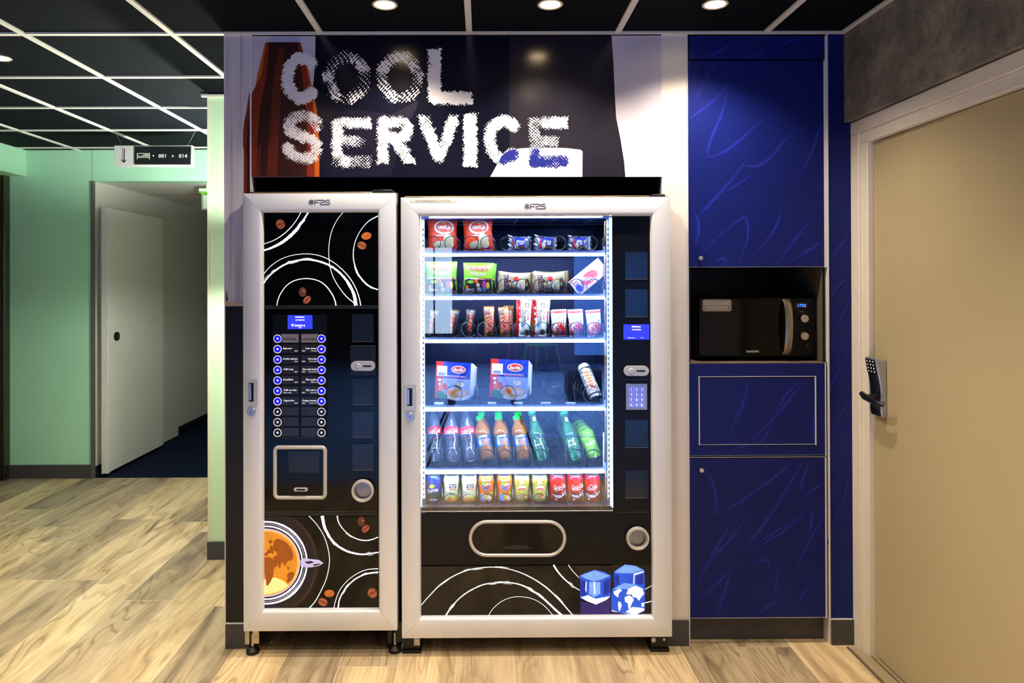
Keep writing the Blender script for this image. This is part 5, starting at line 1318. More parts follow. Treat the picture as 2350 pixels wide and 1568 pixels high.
# --- chocolate-filled biscuits in crinkled film
def b_prince(t):
    w_, h_ = .088, .064; fn = pillow(w_, h_, .020, .10, .06, 5, True)
    q = MB(); skin(q, fn, m_silver, 22, 14); zone(q, fn, m_royal, -.52, .52, .12, .92, .0007); zone(q, fn, m_red, -.66, -.5, .2, .85, .0008); zone(q, fn, m_choc, -.3, .50, .12, .34, .0010); blob(q, fn, m_cream2, -.28, .36, .17, .22, .0012, .3); blob(q, fn, m_cream2, -.24, .58, .09, .14, .0013, .3)
    stext(q, fn, m_wht, 'PRINCE', .12, .62, .19, w_, h_, width=.034, bold=.03, shear=.25, rot=-.12); zone(q, fn, m_wht, -.02, .34, .42, .49, .0012); q.build('wrapper', t, ang=80)
    q = MB().use(m_silver)
    rs = random.Random(4)
    for sg in (-1, 1):
        pts = [(sg * (w_ / 2 - .004 + .010 * (j % 2)), rs.uniform(-.006, .004), h_ * (j / 7) + rs.uniform(-.002, .004)) for j in range(8)]; pin = [(sg * (w_ / 2 - .012), 0, h_ * (j / 7)) for j in range(8)]
        q.add(pts + pin, [(j, j + 1, 9 + j, 8 + j) for j in range(7)])
    q.build('crimped_end', t)
p1 = good('biscuit_pack', 'blue biscuit pack in crinkled clear film, left one of three on top shelf', 'biscuits', 'blue biscuit packs', b_prince)
p1.matrix_world = pose(at(1192, 576, .075, 0), R_(-8), R_(3), R_(2))
dup(p1, pose(at(1251, 576, .075, 0), R_(8), R_(3), R_(4)), 'blue biscuit pack in crinkled clear film, middle one of three on top shelf')
dup(p1, pose(at(1331, 576, .075, 0), R_(-6), R_(3), R_(0)), 'blue biscuit pack in clear film at the right end of the top shelf')
# --- green sweets bag
def b_haribo(t):
    w_, h_ = .128, .132; fn = pillow(w_, h_, .017, .04, .06, 8)
    q = MB(); skin(q, fn, m_grn); zone(q, fn, m_blk, -.92, .92, .05, .46, .0006); zone(q, fn, m_wht, -.93, .93, .46, .50, .0010); zone(q, fn, m_red, 0, .93, .472, .50, .0012)
    stext(q, fn, m_red, 'HARIBO', 0, .79, .115, w_, h_, width=.082, bold=.025, outline=m_blk, rot=-.04, space=1.1); stext(q, fn, m_dred, 'POLKA', .0, .62, .11, w_, h_, width=.062, bold=.0, rot=-.03, outline=m_wht, space=1.1)
    for i, (u, v, ru, rv, m_) in enumerate(((-.5, .38, .22, .05, m_lime), (-.15, .40, .16, .06, m_red2), (.0, .28, .12, .07, m_cream2), (.42, .30, .14, .12, m_mag), (.42, .15, .13, .08, m_sky), (.66, .27, .12, .11, m_yel), (-.65, .13, .22, .05, m_wht), (-.35, .13, .16, .04, m_pink), (.1, .14, .18, .07, m_wht), (-.1, .10, .1, .04, m_red), (.78, .09, .14, .04, m_mag), (-.75, .22, .1, .05, m_org))): blob(q, fn, m_, u, v, ru, rv, .0011, .3 * i, 14, 2)
    q.build('bag', t, ang=80)
    q = MB(); zone(q, fn, m_grn, -1, 1, .955, .998, .0009); zone(q, fn, m_lime, -1, 1, .0, .035, .0009); q.build('seal', t)
h1 = good('sweets_bag', 'green sweets bag washed pale by the window reflection, left end of second shelf', 'sweets', 'green sweets bags', b_haribo)
h1.matrix_world = pose(at(1013, 675, .075, 1), R_(4), R_(5), R_(0), 1.04)
dup(h1, pose(at(1097, 675, .075, 1), R_(-3), R_(6), R_(1)), 'green and black sweets bag, second from the left on the second shelf')
dup(h1, pose(at(1104, 670, .15, 1), R_(4), R_(4), R_(2)), 'green sweets bag hidden behind the second green sweets bag, only its top showing')
# --- beige chocolate sweets bag
def b_mm(t):
    w_, h_ = .142, .094; fn = pillow(w_, h_, .022, .07, .10, 9, True)
    q = MB(); skin(q, fn, m_beige, 22, 14)
    stext(q, fn, m_choc, "m&m's", -.42, .46, .34, w_, h_, width=.078, bold=.05, rot=-PI / 2 + .1, outline=m_wht)
    blob(q, fn, m_potato, .36, .40, .24, .30, .0009); blob(q, fn, m_dkbrown, .72, .42, .16, .30, .0008, .2)
    rs = random.Random(2)
    for i in range(20): blob(q, fn, rs.choice((m_red, m_sky, m_grn, m_yel, m_org, m_wht, m_royal)), rs.uniform(-.7, .8), rs.uniform(.15, .8), .035, .05, .0011, 0, 10, 1)
    blob(q, fn, m_red, .05, .68, .15, .12, .0013)
    q.build('bag', t, ang=80)
    q = MB(); zone(q, fn, m_gold, -.998, -.93, 0.02, .98, .0008); zone(q, fn, m_gold, .93, .998, .02, .98, .0008); q.build('seal', t)
m1 = good('chocolate_sweets_bag', 'beige bag of chocolate sweets with brown letters, left one of the pair', 'sweets', 'beige chocolate sweets bags', b_mm)
m1.matrix_world = pose(at(1180, 675, .075, 1), R_(6), R_(4), R_(3))
dup(m1, pose(at(1261, 675, .075, 1), R_(-2), R_(4), R_(-1)), 'beige bag of chocolate sweets with brown letters, beside the tilted pink box')
dup(m1, pose(at(1265, 670, .15, 1), R_(4), R_(2), R_(0), 1.05), 'beige sweets bag standing behind the right beige bag, only its top edge showing')
# --- tilted box of biscuit sticks
def b_mikado(t):
    w_, h_, d_ = .074, .162, .022
    q = MB().use(m_pink); q.box(-w_ / 2, w_ / 2, -d_ / 2, d_ / 2, 0, h_)
    fn = lambda u, v, l=0: (u * w_ / 2, -d_ / 2 - l, v * h_)
    blob(q, fn, m_red2, .1, .5, .62, .26, .0004)
    stext(q, fn, m_wht, 'MIKADO', .1, .45, .09, w_, h_, rot=R_(50), width=.066, bold=.02, lift=.0008, outline=m_sky)
    for k in range(5): zone(q, fn, m_cream2, -.7 + .28 * k, -.64 + .28 * k, .62, .97, .0004, 1, 1)
    for k in range(4): zone(q, fn, m_choc, -.5 + .28 * k, -.42 + .28 * k, .05, .2, .0004, 1, 1)
    blob(q, fn, m_royal, .3, .12, .4, .08, .0005, .5); zone(q, fn, m_wht, -.95, .95, .005, .03, .0005, 1, 1); q.build('carton', t, smooth=False, bevel=.0012)
    q = MB().use(m_wht); q.box(-w_ / 2 + .004, w_ / 2 - .004, -d_ / 2 + .003, d_ / 2 - .003, h_, h_ + .001); q.build('end_flap', t)
mk = good('biscuit_stick_box', 'pale pink box of biscuit sticks leaning steeply in its slot', 'biscuits', None, b_mikado)
pm = P(1316, 664, .085); pm.z = ZS[1] + .021; mk.matrix_world = pose(pm, R_(-2), R_(6), R_(51))
# --- upright bars
def bar(nm, label, group, w_, h_, t_, body, draw, horiz=False, seed=1, crimp=.06):
    def b(t):
        fn = pillow(w_, h_, t_, crimp, .05, seed); q = MB(); skin(q, fn, body, 10, 20); draw(q, fn, w_, h_); q.build('wrapper', t, ang=80)
        q = MB(); q.use(body)
        for v0, v1 in ((.96, 1.0), (0, .04)):
            n = 12; pts = [(-w_ / 2 + w_ * i / n, -.002 + .0012 * (i % 2), h_ * v0) for i in range(n + 1)] + [(-w_ / 2 + w_ * i / n, -.002 + .0012 * (i % 2), h_ * v1 + .0015 * (i % 2)) for i in range(n + 1)]
            q.add(pts, [(i, i + 1, n + 2 + i, n + 1 + i) for i in range(n)])
        q.build('crimped_end', t)
    return good(nm, label, 'chocolate bar', group, b)
def d_mars(q, fn, w_, h_):
    zone(q, fn, m_gold, -.6, .2, .88, .94, .0007, 4, 2); stext(q, fn, m_red, 'Mars', -.1, .49, .125, w_, h_, rot=-PI / 2 + .05, width=.082, bold=.03, shear=.3, outline=m_cream2); zone(q, fn, m_dred, .55, .65, .2, .42, .0008, 2, 3); zone(q, fn, m_cream2, -.5, 0, .05, .09, .0008, 3, 2)
b1 = bar('chocolate_bar', 'black chocolate bar with red name, lost in the pale reflection at the left end', 'black chocolate bars', .040, .115, .011, m_blk, d_mars)
b1.matrix_world = pose(at(987, 775, .08, 2), R_(4), R_(6), R_(9))
dup(b1, pose(at(1037, 775, .08, 2), R_(-4), R_(6), R_(6)), 'black chocolate bar with red name reading downwards, second from the left')
mm = pose(at(1075, 775, .08, 2), R_(-3), R_(6), R_(5)) @ Matrix.Translation((0, 0, .115)) @ Matrix.Rotation(PI, 4, 'Y')
dup(b1, mm, 'black chocolate bar with red name upside down, next to the gold bars')
def d_twix(q, fn, w_, h_):
    zone(q, fn, m_choc, -.95, .2, .70, .94, .0006, 6, 4); stext(q, fn, m_red, 'TWIX', .05, .42, .17, w_, h_, rot=-PI / 2, width=.080, bold=.05, outline=m_wht, shear=.1); blob(q, fn, m_org, -.55, .14, .35, .1, .0008); blob(q, fn, m_cream2, .4, .09, .3, .05, .0010)
x1_ = bar('caramel_bar', 'gold and brown caramel bar with red letters, left one of the two', 'gold caramel bars', .044, .126, .012, m_gold, d_twix, seed=4)
x1_.matrix_world = pose(at(1124, 775, .08, 2), R_(6), R_(5), R_(-1))
dup(x1_, pose(at(1160, 775, .08, 2), R_(-6), R_(6), R_(-5), .98), 'gold and brown caramel bar tilting left, beside the white bars')
dup(x1_, pose(at(1168, 772, .14, 2), R_(8), R_(3), R_(0)), 'gold caramel bar standing behind the right gold bar')
def d_bueno(q, fn, w_, h_):
    zone(q, fn, m_choc, -.2, .55, .78, .92, .0007, 5, 3); zone(q, fn, m_cream2, .1, .3, .80, .90, .0010, 2, 2); zone(q, fn, m_red, -.98, -.8, .5, .95, .0007, 2, 6); stext(q, fn, m_blk, 'bueno', -.1, .52, .20, w_, h_, rot=-PI / 2, width=.062, bold=.0, shear=.2); stext(q, fn, m_red, 'Kinder', .52, .55, .08, w_, h_, rot=-PI / 2, width=.034, bold=.02); blob(q, fn, m_choc, .35, .13, .45, .07, .0009, .5); blob(q, fn, m_sky, -.5, .3, .3, .06, .0006)
u1 = bar('wafer_bar', 'white wafer bar with black script, left one of the tall white pair', 'white wafer bars', .048, .152, .012, m_wht, d_bueno, seed=6)
u1.matrix_world = pose(at(1203, 775, .08, 2), R_(4), R_(5), R_(4))
dup(u1, pose(at(1240, 775, .08, 2), R_(-3), R_(5), R_(3)), 'white wafer bar with black script, right one of the tall white pair')
dup(u1, pose(at(1248, 772, .15, 2), R_(4), R_(2), R_(2)), 'white wafer bar standing behind the right white bar')
def d_bred(q, fn, w_, h_):
    for k in range(4): blob(q, fn, m_wht, -.2, .78 - .16 * k, .4, .035, .0008)
ur = bar('wafer_bar', 'red wafer bar with white dots behind the left white bar', 'red wafer bars', .046, .150, .011, m_red, d_bred, seed=7)
ur.matrix_world = pose(at(1195, 772, .13, 2), R_(14), R_(2), R_(2))
dup(ur, pose(at(1230, 772, .13, 2), R_(14), R_(2), R_(1)), 'red wafer bar showing between the two white bars')
def d_kit(q, fn, w_, h_):
    zone(q, fn, m_red, -.99, .99, .88, .98, .0007, 6, 3); blob(q, fn, m_sky, -.15, .74, .38, .09, .0008); blob(q, fn, m_wht, -.15, .74, .28, .065, .0010); zone(q, fn, m_red, -.9, .9, .04, .50, .0006, 6, 6); zone(q, fn, m_wht, -.7, .2, .08, .48, .0009, 5, 5)
    stext(q, fn, m_red, 'KitKat', -.22, .28, .20, w_, h_, rot=PI / 2 - .3, width=.046, bold=.03, shear=.15, lift=.0016); zone(q, fn, m_cream2, .45, .6, .42, .62, .0012, 2, 3); zone(q, fn, m_choc, .6, .7, .42, .62, .0012, 2, 3); zone(q, fn, m_mag, .3, .9, .08, .2, .0010, 3, 2)
k1 = bar('wafer_finger_pack', 'red and white wafer pack crossed by the reflected chair leg, left of three', 'red and white wafer packs', .062, .110, .012, m_wht, d_kit, seed=8)
k1.matrix_world = pose(at(1284, 775, .08, 2), R_(-4), R_(6), R_(-3))
dup(k1, pose(at(1325, 775, .08, 2), R_(-3), R_(6), R_(-4)), 'red and white wafer pack, middle one of three')
dup(k1, pose(at(1366, 775, .08, 2), R_(-5), R_(6), R_(-5)), 'red and white wafer pack at the right end of the third shelf')
dup(k1, pose(at(1286, 772, .13, 2), R_(3), R_(3), R_(-2)), 'red and white wafer pack behind the left one of the three')
dup(k1, pose(at(1322, 772, .13, 2), R_(3), R_(3), R_(-3)), 'red and white wafer pack behind the middle one of the three')
# --- pasta meals
def b_pasta(t):
    w_, h_, d_ = .150, .152, .055
    q = MB().use(m_wht); y0_, y1_ = -d_ / 2, d_ / 2
    q.prism([(w_ / 2, y0_, 0), (w_ / 2 + .0, y0_, h_), (w_ / 2, y1_ - .012, h_ - .004), (w_ / 2, y1_, h_ - .05), (w_ / 2, y1_, .05), (w_ / 2, y1_ - .012, .004)], (-w_, 0, 0))
    fn = lambda u, v, l=0: (u * w_ / 2, y0_ - l, v * h_)
    m_bb = film('carton_blue', (34, 56, 168), .25); m_bl = film('carton_pale_blue', (150, 168, 226), .25)
    zone(q, fn, m_bb, -.6, 1, .55, 1, .0003, 1, 1); zone(q, fn, m_bl, -.6, 1, .0, .55, .0003, 1, 1); zone(q, fn, m_red, -1, -.6, 0, 1, .0003, 1, 1)
    blob(q, fn, m_wht, .30, .80, .42, .105, .0006); blob(q, fn, m_red, .30, .80, .37, .085, .0009); stext(q, fn, m_wht, 'Barilla', .30, .80, .085, w_, h_, width=.044, bold=.03, shear=.25, lift=.0011)
    stext(q, fn, m_wht, 'PENNE POMODORO E BASILICO', .2, .62, .035, w_, h_, width=.085, bold=.03, lift=.0006, res=1); zone(q, fn, m_mag, -.4, .8, .575, .59, .0006, 1, 1); stext(q, fn, m_wht, 'pasta sauce tomate et basilic', .2, .53, .022, w_, h_, width=.05, lift=.0006, res=1)
    zone(q, fn, m_wht, -.93, -.35, .60, .88, .0006, 1, 1); zone(q, fn, film('print_grey', (150, 156, 170)), -.85, -.45, .62, .70, .0008, 1, 1)
    blob(q, fn, m_wht, .25, .10, .72, .14, .0006); blob(q, fn, film('print_pasta', (226, 178, 120), var=.3, vs=90), .25, .17, .66, .13, .0009); blob(q, fn, m_org, -.05, .18, .2, .07, .0011, .3); blob(q, fn, m_pink, .5, .16, .28, .06, .0011); blob(q, fn, m_wht, .45, .40, .22, .06, .0008, -.4); blob(q, fn, m_cream2, .36, .42, .12, .05, .0011)
    blob(q, fn, m_org, -.66, .28, .16, .08, .0008); blob(q, fn, m_red, -.45, .32, .14, .09, .0007); blob(q, fn, film('print_basil', (40, 120, 36), var=.3), -.66, .10, .26, .10, .0010, .4); blob(q, fn, film('print_basil', ()), -.45, .06, .2, .06, .0010, -.4)
    zone(q, fn, m_wht, -.86, -.66, .46, .53, .0006, 1, 1); blob(q, fn, m_wht, -.74, .38, .08, .045, .0006)
    q.build('sleeve', t, smooth=False, bevel=.0012)
    q = MB().use(film('tray_white', (224, 228, 236), .35)); q.prism([(w_ / 2 - .002, y0_ + .004, h_ - .004), (w_ / 2 + .012, y0_ + .02, h_ - .02), (w_ / 2 + .012, y0_ + .02, .02), (w_ / 2 - .002, y0_ + .004, .004)], (0, d_ - .012, 0)); q.build('tray', t, smooth=False, bevel=.002)
pa1 = good('pasta_meal_box', 'blue and red pasta meal box half lost in the reflection, left of the two', 'ready meal', 'pasta meal boxes', b_pasta)
pp = at(1041, 918, .10, 3); pp.z += .018; pa1.matrix_world = pose(pp, R_(-13), R_(4), R_(2))
pp = at(1168, 918, .10, 3); pp.z += .020; dup(pa1, pose(pp, R_(-8), R_(4), R_(2), 1.05), 'blue and red pasta meal box in the middle of the fourth shelf')
# --- lying and standing drinks: turned bodies along an axis
def axis_pose(b, tpt):
    """matrix taking local +z to the line b -> tpt with the local front (-y) kept towards the glass"""
    z = (tpt - b).normalized(); y = Vector((0, 1, 0)); x = y.cross(z).normalized(); y = z.cross(x)
    m = Matrix((x, y, z)).transposed().to_4x4(); m.translation = b; return m
def wrapmap(prof):
    rr = [p[0] for p in prof]; zz = [p[1] for p in prof]
    def fn(u, v, l=0.0):            # u: metres round the front, v: metres up
        r = float(np.interp(v, zz, rr)) + l; a = u / max(r, .001); return (r * math.sin(a), -r * math.cos(a), v)
    return fn
def wtext(q, fn, m_, t, u0, v0, h_, lift=.0005, rot=0, width=None, outline=None, **kw):
    c, s_ = math.cos(rot), math.sin(rot)
    def f_(l): return lambda x, y: fn(u0 + c * x - s_ * (y - h_ / 2), v0 + s_ * x + c * (y - h_ / 2), l)
    if outline: k2 = dict(kw); k2['bold'] = kw.get('bold', 0) + .05; q.use(outline); q.text(t, f_(lift), h_, width=width and width * 1.05, **k2)
    q.use(m_); q.text(t, f_(lift + .0004), h_, width=width, **kw)
CAN = [(.0255, .0), (.0275, .003), (.0325, .012), (.0330, .018), (.0330, .094), (.0322, .099), (.0285, .108), (.0268, .111)]
SLIM = [(.0255, .0), (.0275, .003), (.0325, .010), (.0328, .018), (.0318, .030), (.0300, .045), (.0300, .060), (.0318, .080), (.0328, .090), (.0318, .098), (.0285, .108), (.0268, .111)]
def can(name, label, group, prof, body, draw, H_=None):
    def b(t):
        q = MB().use(body); q.lathe(prof[1:], n=32); fn = wrapmap(prof); draw(q, fn)
        q.build('can_body', t, ang=60)
        zt_ = prof[-1][1]; rt = prof[-1][0]
        q = MB().use(m_alum); q.lathe([(rt, zt_ - .001), (rt + .0008, zt_ + .001), (rt - .001, zt_ + .0025), (rt - .003, zt_ + .001), (rt - .0035, zt_ - .003), (.0001, zt_ - .003)], n=32); q.lathe([(.0001, .006), (.018, .005), (.0225, 0), (.0255, 0), (.0275, .0032)], n=28)
        q.build('rim', t, ang=50)
        q = MB().use(m_alum); q.prism([Vector((x, y, zt_ - .0028)) for x, y in ell(0, -.008, .0075, .011, 0, 16)], (0, 0, .0012)); q.use(m_dark); q.prism([Vector((x, y, zt_ - .0015)) for x, y in ell(0, -.002, .0035, .003, 0, 12)], (0, 0, .0002)); q.build('ring_pull', t)
    return good(name, label, 'drink can', group, b)
def wz(q, fn, m_, u0, u1, v0, v1, l=.0002, nu=12, nv=6): zone(q, fn, m_, u0, u1, v0, v1, l, nu, nv)
def wb(q, fn, m_, u, v, ru, rv, l=.0004, rot=0, n=18): blob(q, fn, m_, u, v, ru, rv, l, rot, n, 2)
def wstroke(q, fn, m_, pts, w_, l=.0005, k=8):
    q.use(m_); stroke(q, pts, w_, lambda x, y: fn(x, y, l), k=k)
m_sprb = mat('can_blue', (36, 58, 160), .25, .5); m_sprg = mat('can_dark_green', (14, 84, 66), .25, .4); m_mmc = mat('can_pale_green', (204, 216, 160), .28, .3); m_oac = mat('can_orange', (240, 112, 20), .28, .3); m_lic = mat('can_yellow_green', (190, 188, 92), .28, .3); m_coc = mat('can_red', (206, 22, 28), .25, .35); m_navy = film('print_navy_blue', (16, 30, 66))
def d_sprite(q, fn):
    wz(q, fn, m_sprg, -.06, .06, .004, .045, .0002, 18, 4); wb(q, fn, m_lime, -.006, .074, .012, .006, .0005, .6); wb(q, fn, m_yel, -.009, .070, .010, .006, .0006, .5); wtext(q, fn, m_wht, 'Sprite', -.005, .056, .015, rot=.15, width=.048, bold=.03, shear=.15)
    for k in range(5): wb(q, fn, m_wht, -.016 + .007 * k, .016 + .002 * (k % 2), .0028, .0034)
def d_minute(q, fn):
    wz(q, fn, m_wht, -.03, .012, .050, .10, .0002); wz(q, fn, m_navy, -.011, .019, .062, .080, .0004); wtext(q, fn, m_wht, 'Minute', .004, .0745, .0068, width=.024, bold=.03, lift=.0006); wtext(q, fn, m_wht, 'Maid', .004, .0665, .0068, width=.018, bold=.03, lift=.0006); wz(q, fn, m_org, -.010, .018, .055, .060, .0004)
    wb(q, fn, m_cream2, -.002, .024, .02, .016, .0003); wb(q, fn, m_org, -.012, .014, .010, .014, .0005, .2); wb(q, fn, m_org, .012, .016, .010, .014, .0005, -.2); wz(q, fn, m_lime, -.004, .022, .024, .030, .0007); wb(q, fn, m_lime, .024, .027, .006, .005, .0006)
def d_oasis(q, fn):
    wz(q, fn, m_wht, -.018, .020, .093, .098, .0003); wb(q, fn, m_sky, 0, .070, .020, .017, .0004); wb(q, fn, m_grn, -.006, .083, .010, .006, .0006, .5); wb(q, fn, m_wht, .002, .076, .012, .007, .0005)
    wtext(q, fn, m_dred, 'Oasis', .002, .071, .019, rot=.28, width=.046, bold=.03, outline=m_wht, lift=.0008); wb(q, fn, m_sky, -.014, .026, .012, .016, .0004); wb(q, fn, m_yel, .002, .028, .009, .013, .0005); wb(q, fn, m_pink, .016, .024, .010, .014, .0005); wz(q, fn, m_sky, -.022, .0, .008, .014, .0006); wb(q, fn, m_grn, .026, .040, .006, .008, .0005)
def d_lipton(q, fn):
    wb(q, fn, m_yel, 0, .058, .020, .016, .0003); wb(q, fn, m_wht, 0, .062, .018, .010, .0004); wz(q, fn, m_red, -.015, .015, .052, .061, .0006); wtext(q, fn, m_wht, 'Lipton', 0, .0565, .0062, width=.022, bold=.03, lift=.0008)
    for u, v, m_ in ((-.016, .084, m_org), (-.006, .088, m_pink), (.004, .084, m_cream2), (.014, .088, m_org), (.020, .080, m_grn), (-.010, .080, m_cream2)): wb(q, fn, m_, u, v, .007, .0045, .0004, .4)
    wb(q, fn, m_sky, -.006, .028, .003, .006, .0004); wb(q, fn, m_org, .006, .030, .009, .005, .0004, .3); wb(q, fn, m_cream2, .018, .028, .010, .006, .0003); wz(q, fn, m_choc, -.012, .012, .016, .0166, .0004)
def d_coke(word):
    def d(q, fn):
        wtext(q, fn, m_wht, word, 0, .069, .019, rot=.12, width=.056 if len(word) > 5 else .036, bold=.012, shear=.35)
        wstroke(q, fn, m_wht, [(-.020, .066), (-.024, .056), (-.014, .053), (.0, .056), (.012, .054)], [.001, .003, .002, .003, .001])
        wstroke(q, fn, m_wht, [(-.034, .036), (-.020, .030), (-.004, .028), (.014, .034), (.034, .048)], [.002, .008, .012, .009, .004], .0004); wz(q, fn, m_dkbrown, -.034, -.020, .034, .044, .0003); wz(q, fn, m_wht, -.022, -.014, .012, .020, .0005); wz(q, fn, m_wht, .004, .016, .044, .0455, .0005)
    return d
yc = .085
def row(k, px_, Y): return at(px_, FLOORY[k], Y, k)
can('drink_can', 'blue and green lemonade can at the left end of the bottom row', None, CAN, m_sprb, d_sprite).matrix_world = pose(row(5, 994.5, yc), R_(6))
g1 = can('drink_can', 'pale green fruit juice can with navy label, left one of the pair', 'pale green juice cans', SLIM, m_mmc, d_minute); g1.matrix_world = pose(row(5, 1036, yc), R_(6))
dup(g1, pose(row(5, 1077, yc), R_(2)), 'pale green fruit juice can with navy label, beside the orange cans')
g2 = can('drink_can', 'orange fruit drink can beside the pale green juice can', 'orange drink cans', SLIM, m_oac, d_oasis); g2.matrix_world = pose(row(5, 1116, yc), R_(-4))
dup(g2, pose(row(5, 1158, yc), R_(3)), 'orange fruit drink can beside the yellow tea can')
g3 = can('drink_can', 'yellow-green iced tea can beside the orange can', 'yellow tea cans', SLIM, m_lic, d_lipton); g3.matrix_world = pose(row(5, 1197.5, yc), R_(2))
dup(g3, pose(row(5, 1238.5, yc), R_(0)), 'yellow-green iced tea can beside the red cola can')
g4 = can('drink_can', 'red cola can with white script, beside the yellow tea can', 'red cola cans', CAN, m_coc, d_coke('Coca-Cola')); g4.matrix_world = pose(row(5, 1280, yc), R_(14))
dup(g4, pose(row(5, 1320, yc), R_(16)), 'red cola can with white script, middle one of the three')
can('drink_can', 'red cola can with short white script at the right end of the bottom row', 'red cola cans', CAN, m_coc, d_coke('Cola')).matrix_world = pose(row(5, 1360, yc), R_(-4))
for src, x, lab in ((g1, 1037.5, 'pale green juice can standing behind the left pale green can'), (g1, 1077.5, 'pale green juice can standing behind the right pale green can'), (g2, 1116, 'orange drink can standing behind the left orange can'), (g2, 1157.5, 'orange drink can standing behind the right orange can'),
                    (g3, 1195.5, 'yellow tea can standing behind the left yellow can'), (g3, 1235.5, 'yellow tea can standing behind the right yellow can'), (g4, 1277, 'red cola can standing behind the left red can'), (g4, 1316, 'red cola can standing behind the middle red can'), (g4, 1355, 'red cola can standing behind the right-hand red can')):
    dup(src, pose(row(5, x, yc + .078), R_(10)), lab)
# tall energy drink lying back
ENER = [(.0225, 0), (.0245, .003), (.0265, .010), (.0265, .150), (.0255, .156), (.0235, .164), (.0225, .167)]
def d_energy(q, fn):
    rs = random.Random(3)
    for i in range(90): wb(q, fn, m_navy, rs.uniform(-.032, .03), rs.uniform(.012, .15), rs.uniform(.0015, .006), rs.uniform(.001, .003), .0003, rs.uniform(-1, 1), 8)
    wz(q, fn, m_wht, -.012, .012, .035, .125, .0005)
    for k in range(6): wz(q, fn, m_org, -.010, .010, .037 + .015 * k, .049 + .015 * k, .0007, 6, 2)
    wz(q, fn, m_navy, -.04, .04, .012, .020, .0005, 14, 2); wz(q, fn, m_navy, -.04, .04, .140, .146, .0005, 14, 2)
en = can('energy_drink_can', 'tall white, navy and orange can lying back in its coil', None, ENER, m_wht, d_energy)
bp_ = P(1369, 919, .060); tp_ = P(1339, 842, .16); bp_.z = max(bp_.z, ZS[3] + .02); en.matrix_world = axis_pose(bp_, tp_)

# --- bottles
def plast(name, rgb, rough=.08, ior=1.4, tr=.92):
    if name in MATS: return MATS[name]
    m = mat(name, rgb, rough, trans=tr, ior=ior, var=.05); return m
m_glare = pane_mat('glare_bottle', (222, 232, 252), 1.6, rough=.05, haze=.10); m_juice = mat('amber_juice', (196, 128, 46), .12, spec=.6, trans=.35, ior=1.33, var=.12, vs=25); m_gcap = film('cap_green', (20, 220, 70), .3); m_tcap = film('cap_teal_green', (70, 206, 146), .3); m_rcap = film('cap_red', (226, 50, 70), .3)  # clear bottle: pale tint and haze stand in for glare over dark cola
m_gpl = pane_mat('green_bottle', (130, 222, 180), 1.6, rough=.06, haze=.22); m_olab = film('label_blue', (52, 110, 214), .3); m_clab = film('label_red', (222, 40, 60), .3)
COLA = [(.0001, .004), (.014, .001), (.024, .0), (.030, .006), (.0320, .022), (.0305, .045), (.0275, .070), (.0285, .090), (.0325, .112), (.0330, .145), (.0300, .168), (.0220, .198), (.0145, .222), (.0125, .232), (.0130, .240)]
OAS = [(.0001, .003), (.020, .0), (.029, .004), (.0318, .014), (.0318, .052), (.0300, .060), (.0300, .108), (.0318, .116), (.0318, .128), (.028, .146), (.020, .160), (.0150, .168), (.0140, .182)]
BAD = [(.0001, .008), (.014, .002), (.022, .0), (.029, .010), (.0312, .025), (.0312, .085), (.0290, .105), (.0325, .112), (.0300, .125), (.0215, .160), (.0160, .190), (.0140, .206), (.0145, .214)]
def bottle(name, label, group, prof, body, capm, cap_h, draw, lab=None, cat='drink bottle', liquid=None):
    def b(t):
        q = MB().use(body); q.lathe(prof, n=28)
        q.build('bottle_body', t, ang=60)
        if liquid:
            q = MB().use(liquid); zf_ = prof[-1][1] * .86; q.lathe([(max(float(np.interp(z, [p[1] for p in prof[1:]], [p[0] for p in prof[1:]])) - .0015, .0001), z) for z in np.linspace(.006, zf_, 14)] + [(.0001, zf_)], n=24); q.build('liquid', t, ang=60)
        r, z = prof[-1]; q = MB().use(capm); vs = []; n = 36
        q.lathe([(r + .0022, z - .002), (r + .0025, z + cap_h * .3)], n=36); q.lathe([(r + .0022, z + cap_h * .3), (r + .0022, z + cap_h * .9), (r + .0008, z + cap_h), (.0001, z + cap_h)], n=36); q.build('cap', t, ang=45)
        if lab:
            m_, z0_, z1_ = lab; q = MB().use(m_); fn = wrapmap(prof); q.lathe([(fn(0, z0_)[1] * -1 + .0006, z0_), (fn(0, (z0_ + z1_) / 2)[1] * -1 + .0006, (z0_ + z1_) / 2), (fn(0, z1_)[1] * -1 + .0006, z1_)], n=32); draw(q, fn); q.build('label_sleeve', t, ang=60)
    return good(name, label, cat, group, b)
def d_cb(q, fn): wtext(q, fn, m_wht, 'Coca-Cola', 0, .128, .019, rot=.1, width=.062, bold=.012, shear=.35, lift=.0012); wstroke(q, fn, m_wht, [(-.02, .118), (0, .114), (.02, .120)], [.001, .003, .001], .0012)
def d_ob(q, fn):
    wz(q, fn, m_wht, -.02, .02, .098, .107, .0012); wtext(q, fn, m_dred, 'Oasis', .006, .086, .018, rot=.3, width=.040, bold=.02, outline=m_wht, lift=.0014); wb(q, fn, m_org, .010, .070, .012, .007, .0012, .2); wb(q, fn, m_wht, -.016, .080, .008, .012, .0011); wb(q, fn, m_sky, -.01, .068, .014, .006, .0011); wb(q, fn, m_grn, -.018, .098, .007, .005, .0012)
def d_bd(q, fn): pass
def place(src, x0, y0, x1, y1, Ya, Yb, label=None, first=False):
    b_ = P(x0, y0, Ya); b_.z = max(b_.z, ZS[4] + .012); m_ = axis_pose(b_, P(x1, y1, Yb))
    if first: src.matrix_world = m_; return src
    return dup(src, m_, label)
ca = bottle('cola_bottle', 'cola bottle with red label, body painted clear for the glare, nearest the left side of the machine', 'glare-pale bottles with red labels', COLA, m_glare, m_rcap, .012, d_cb, (m_clab, .116, .148))
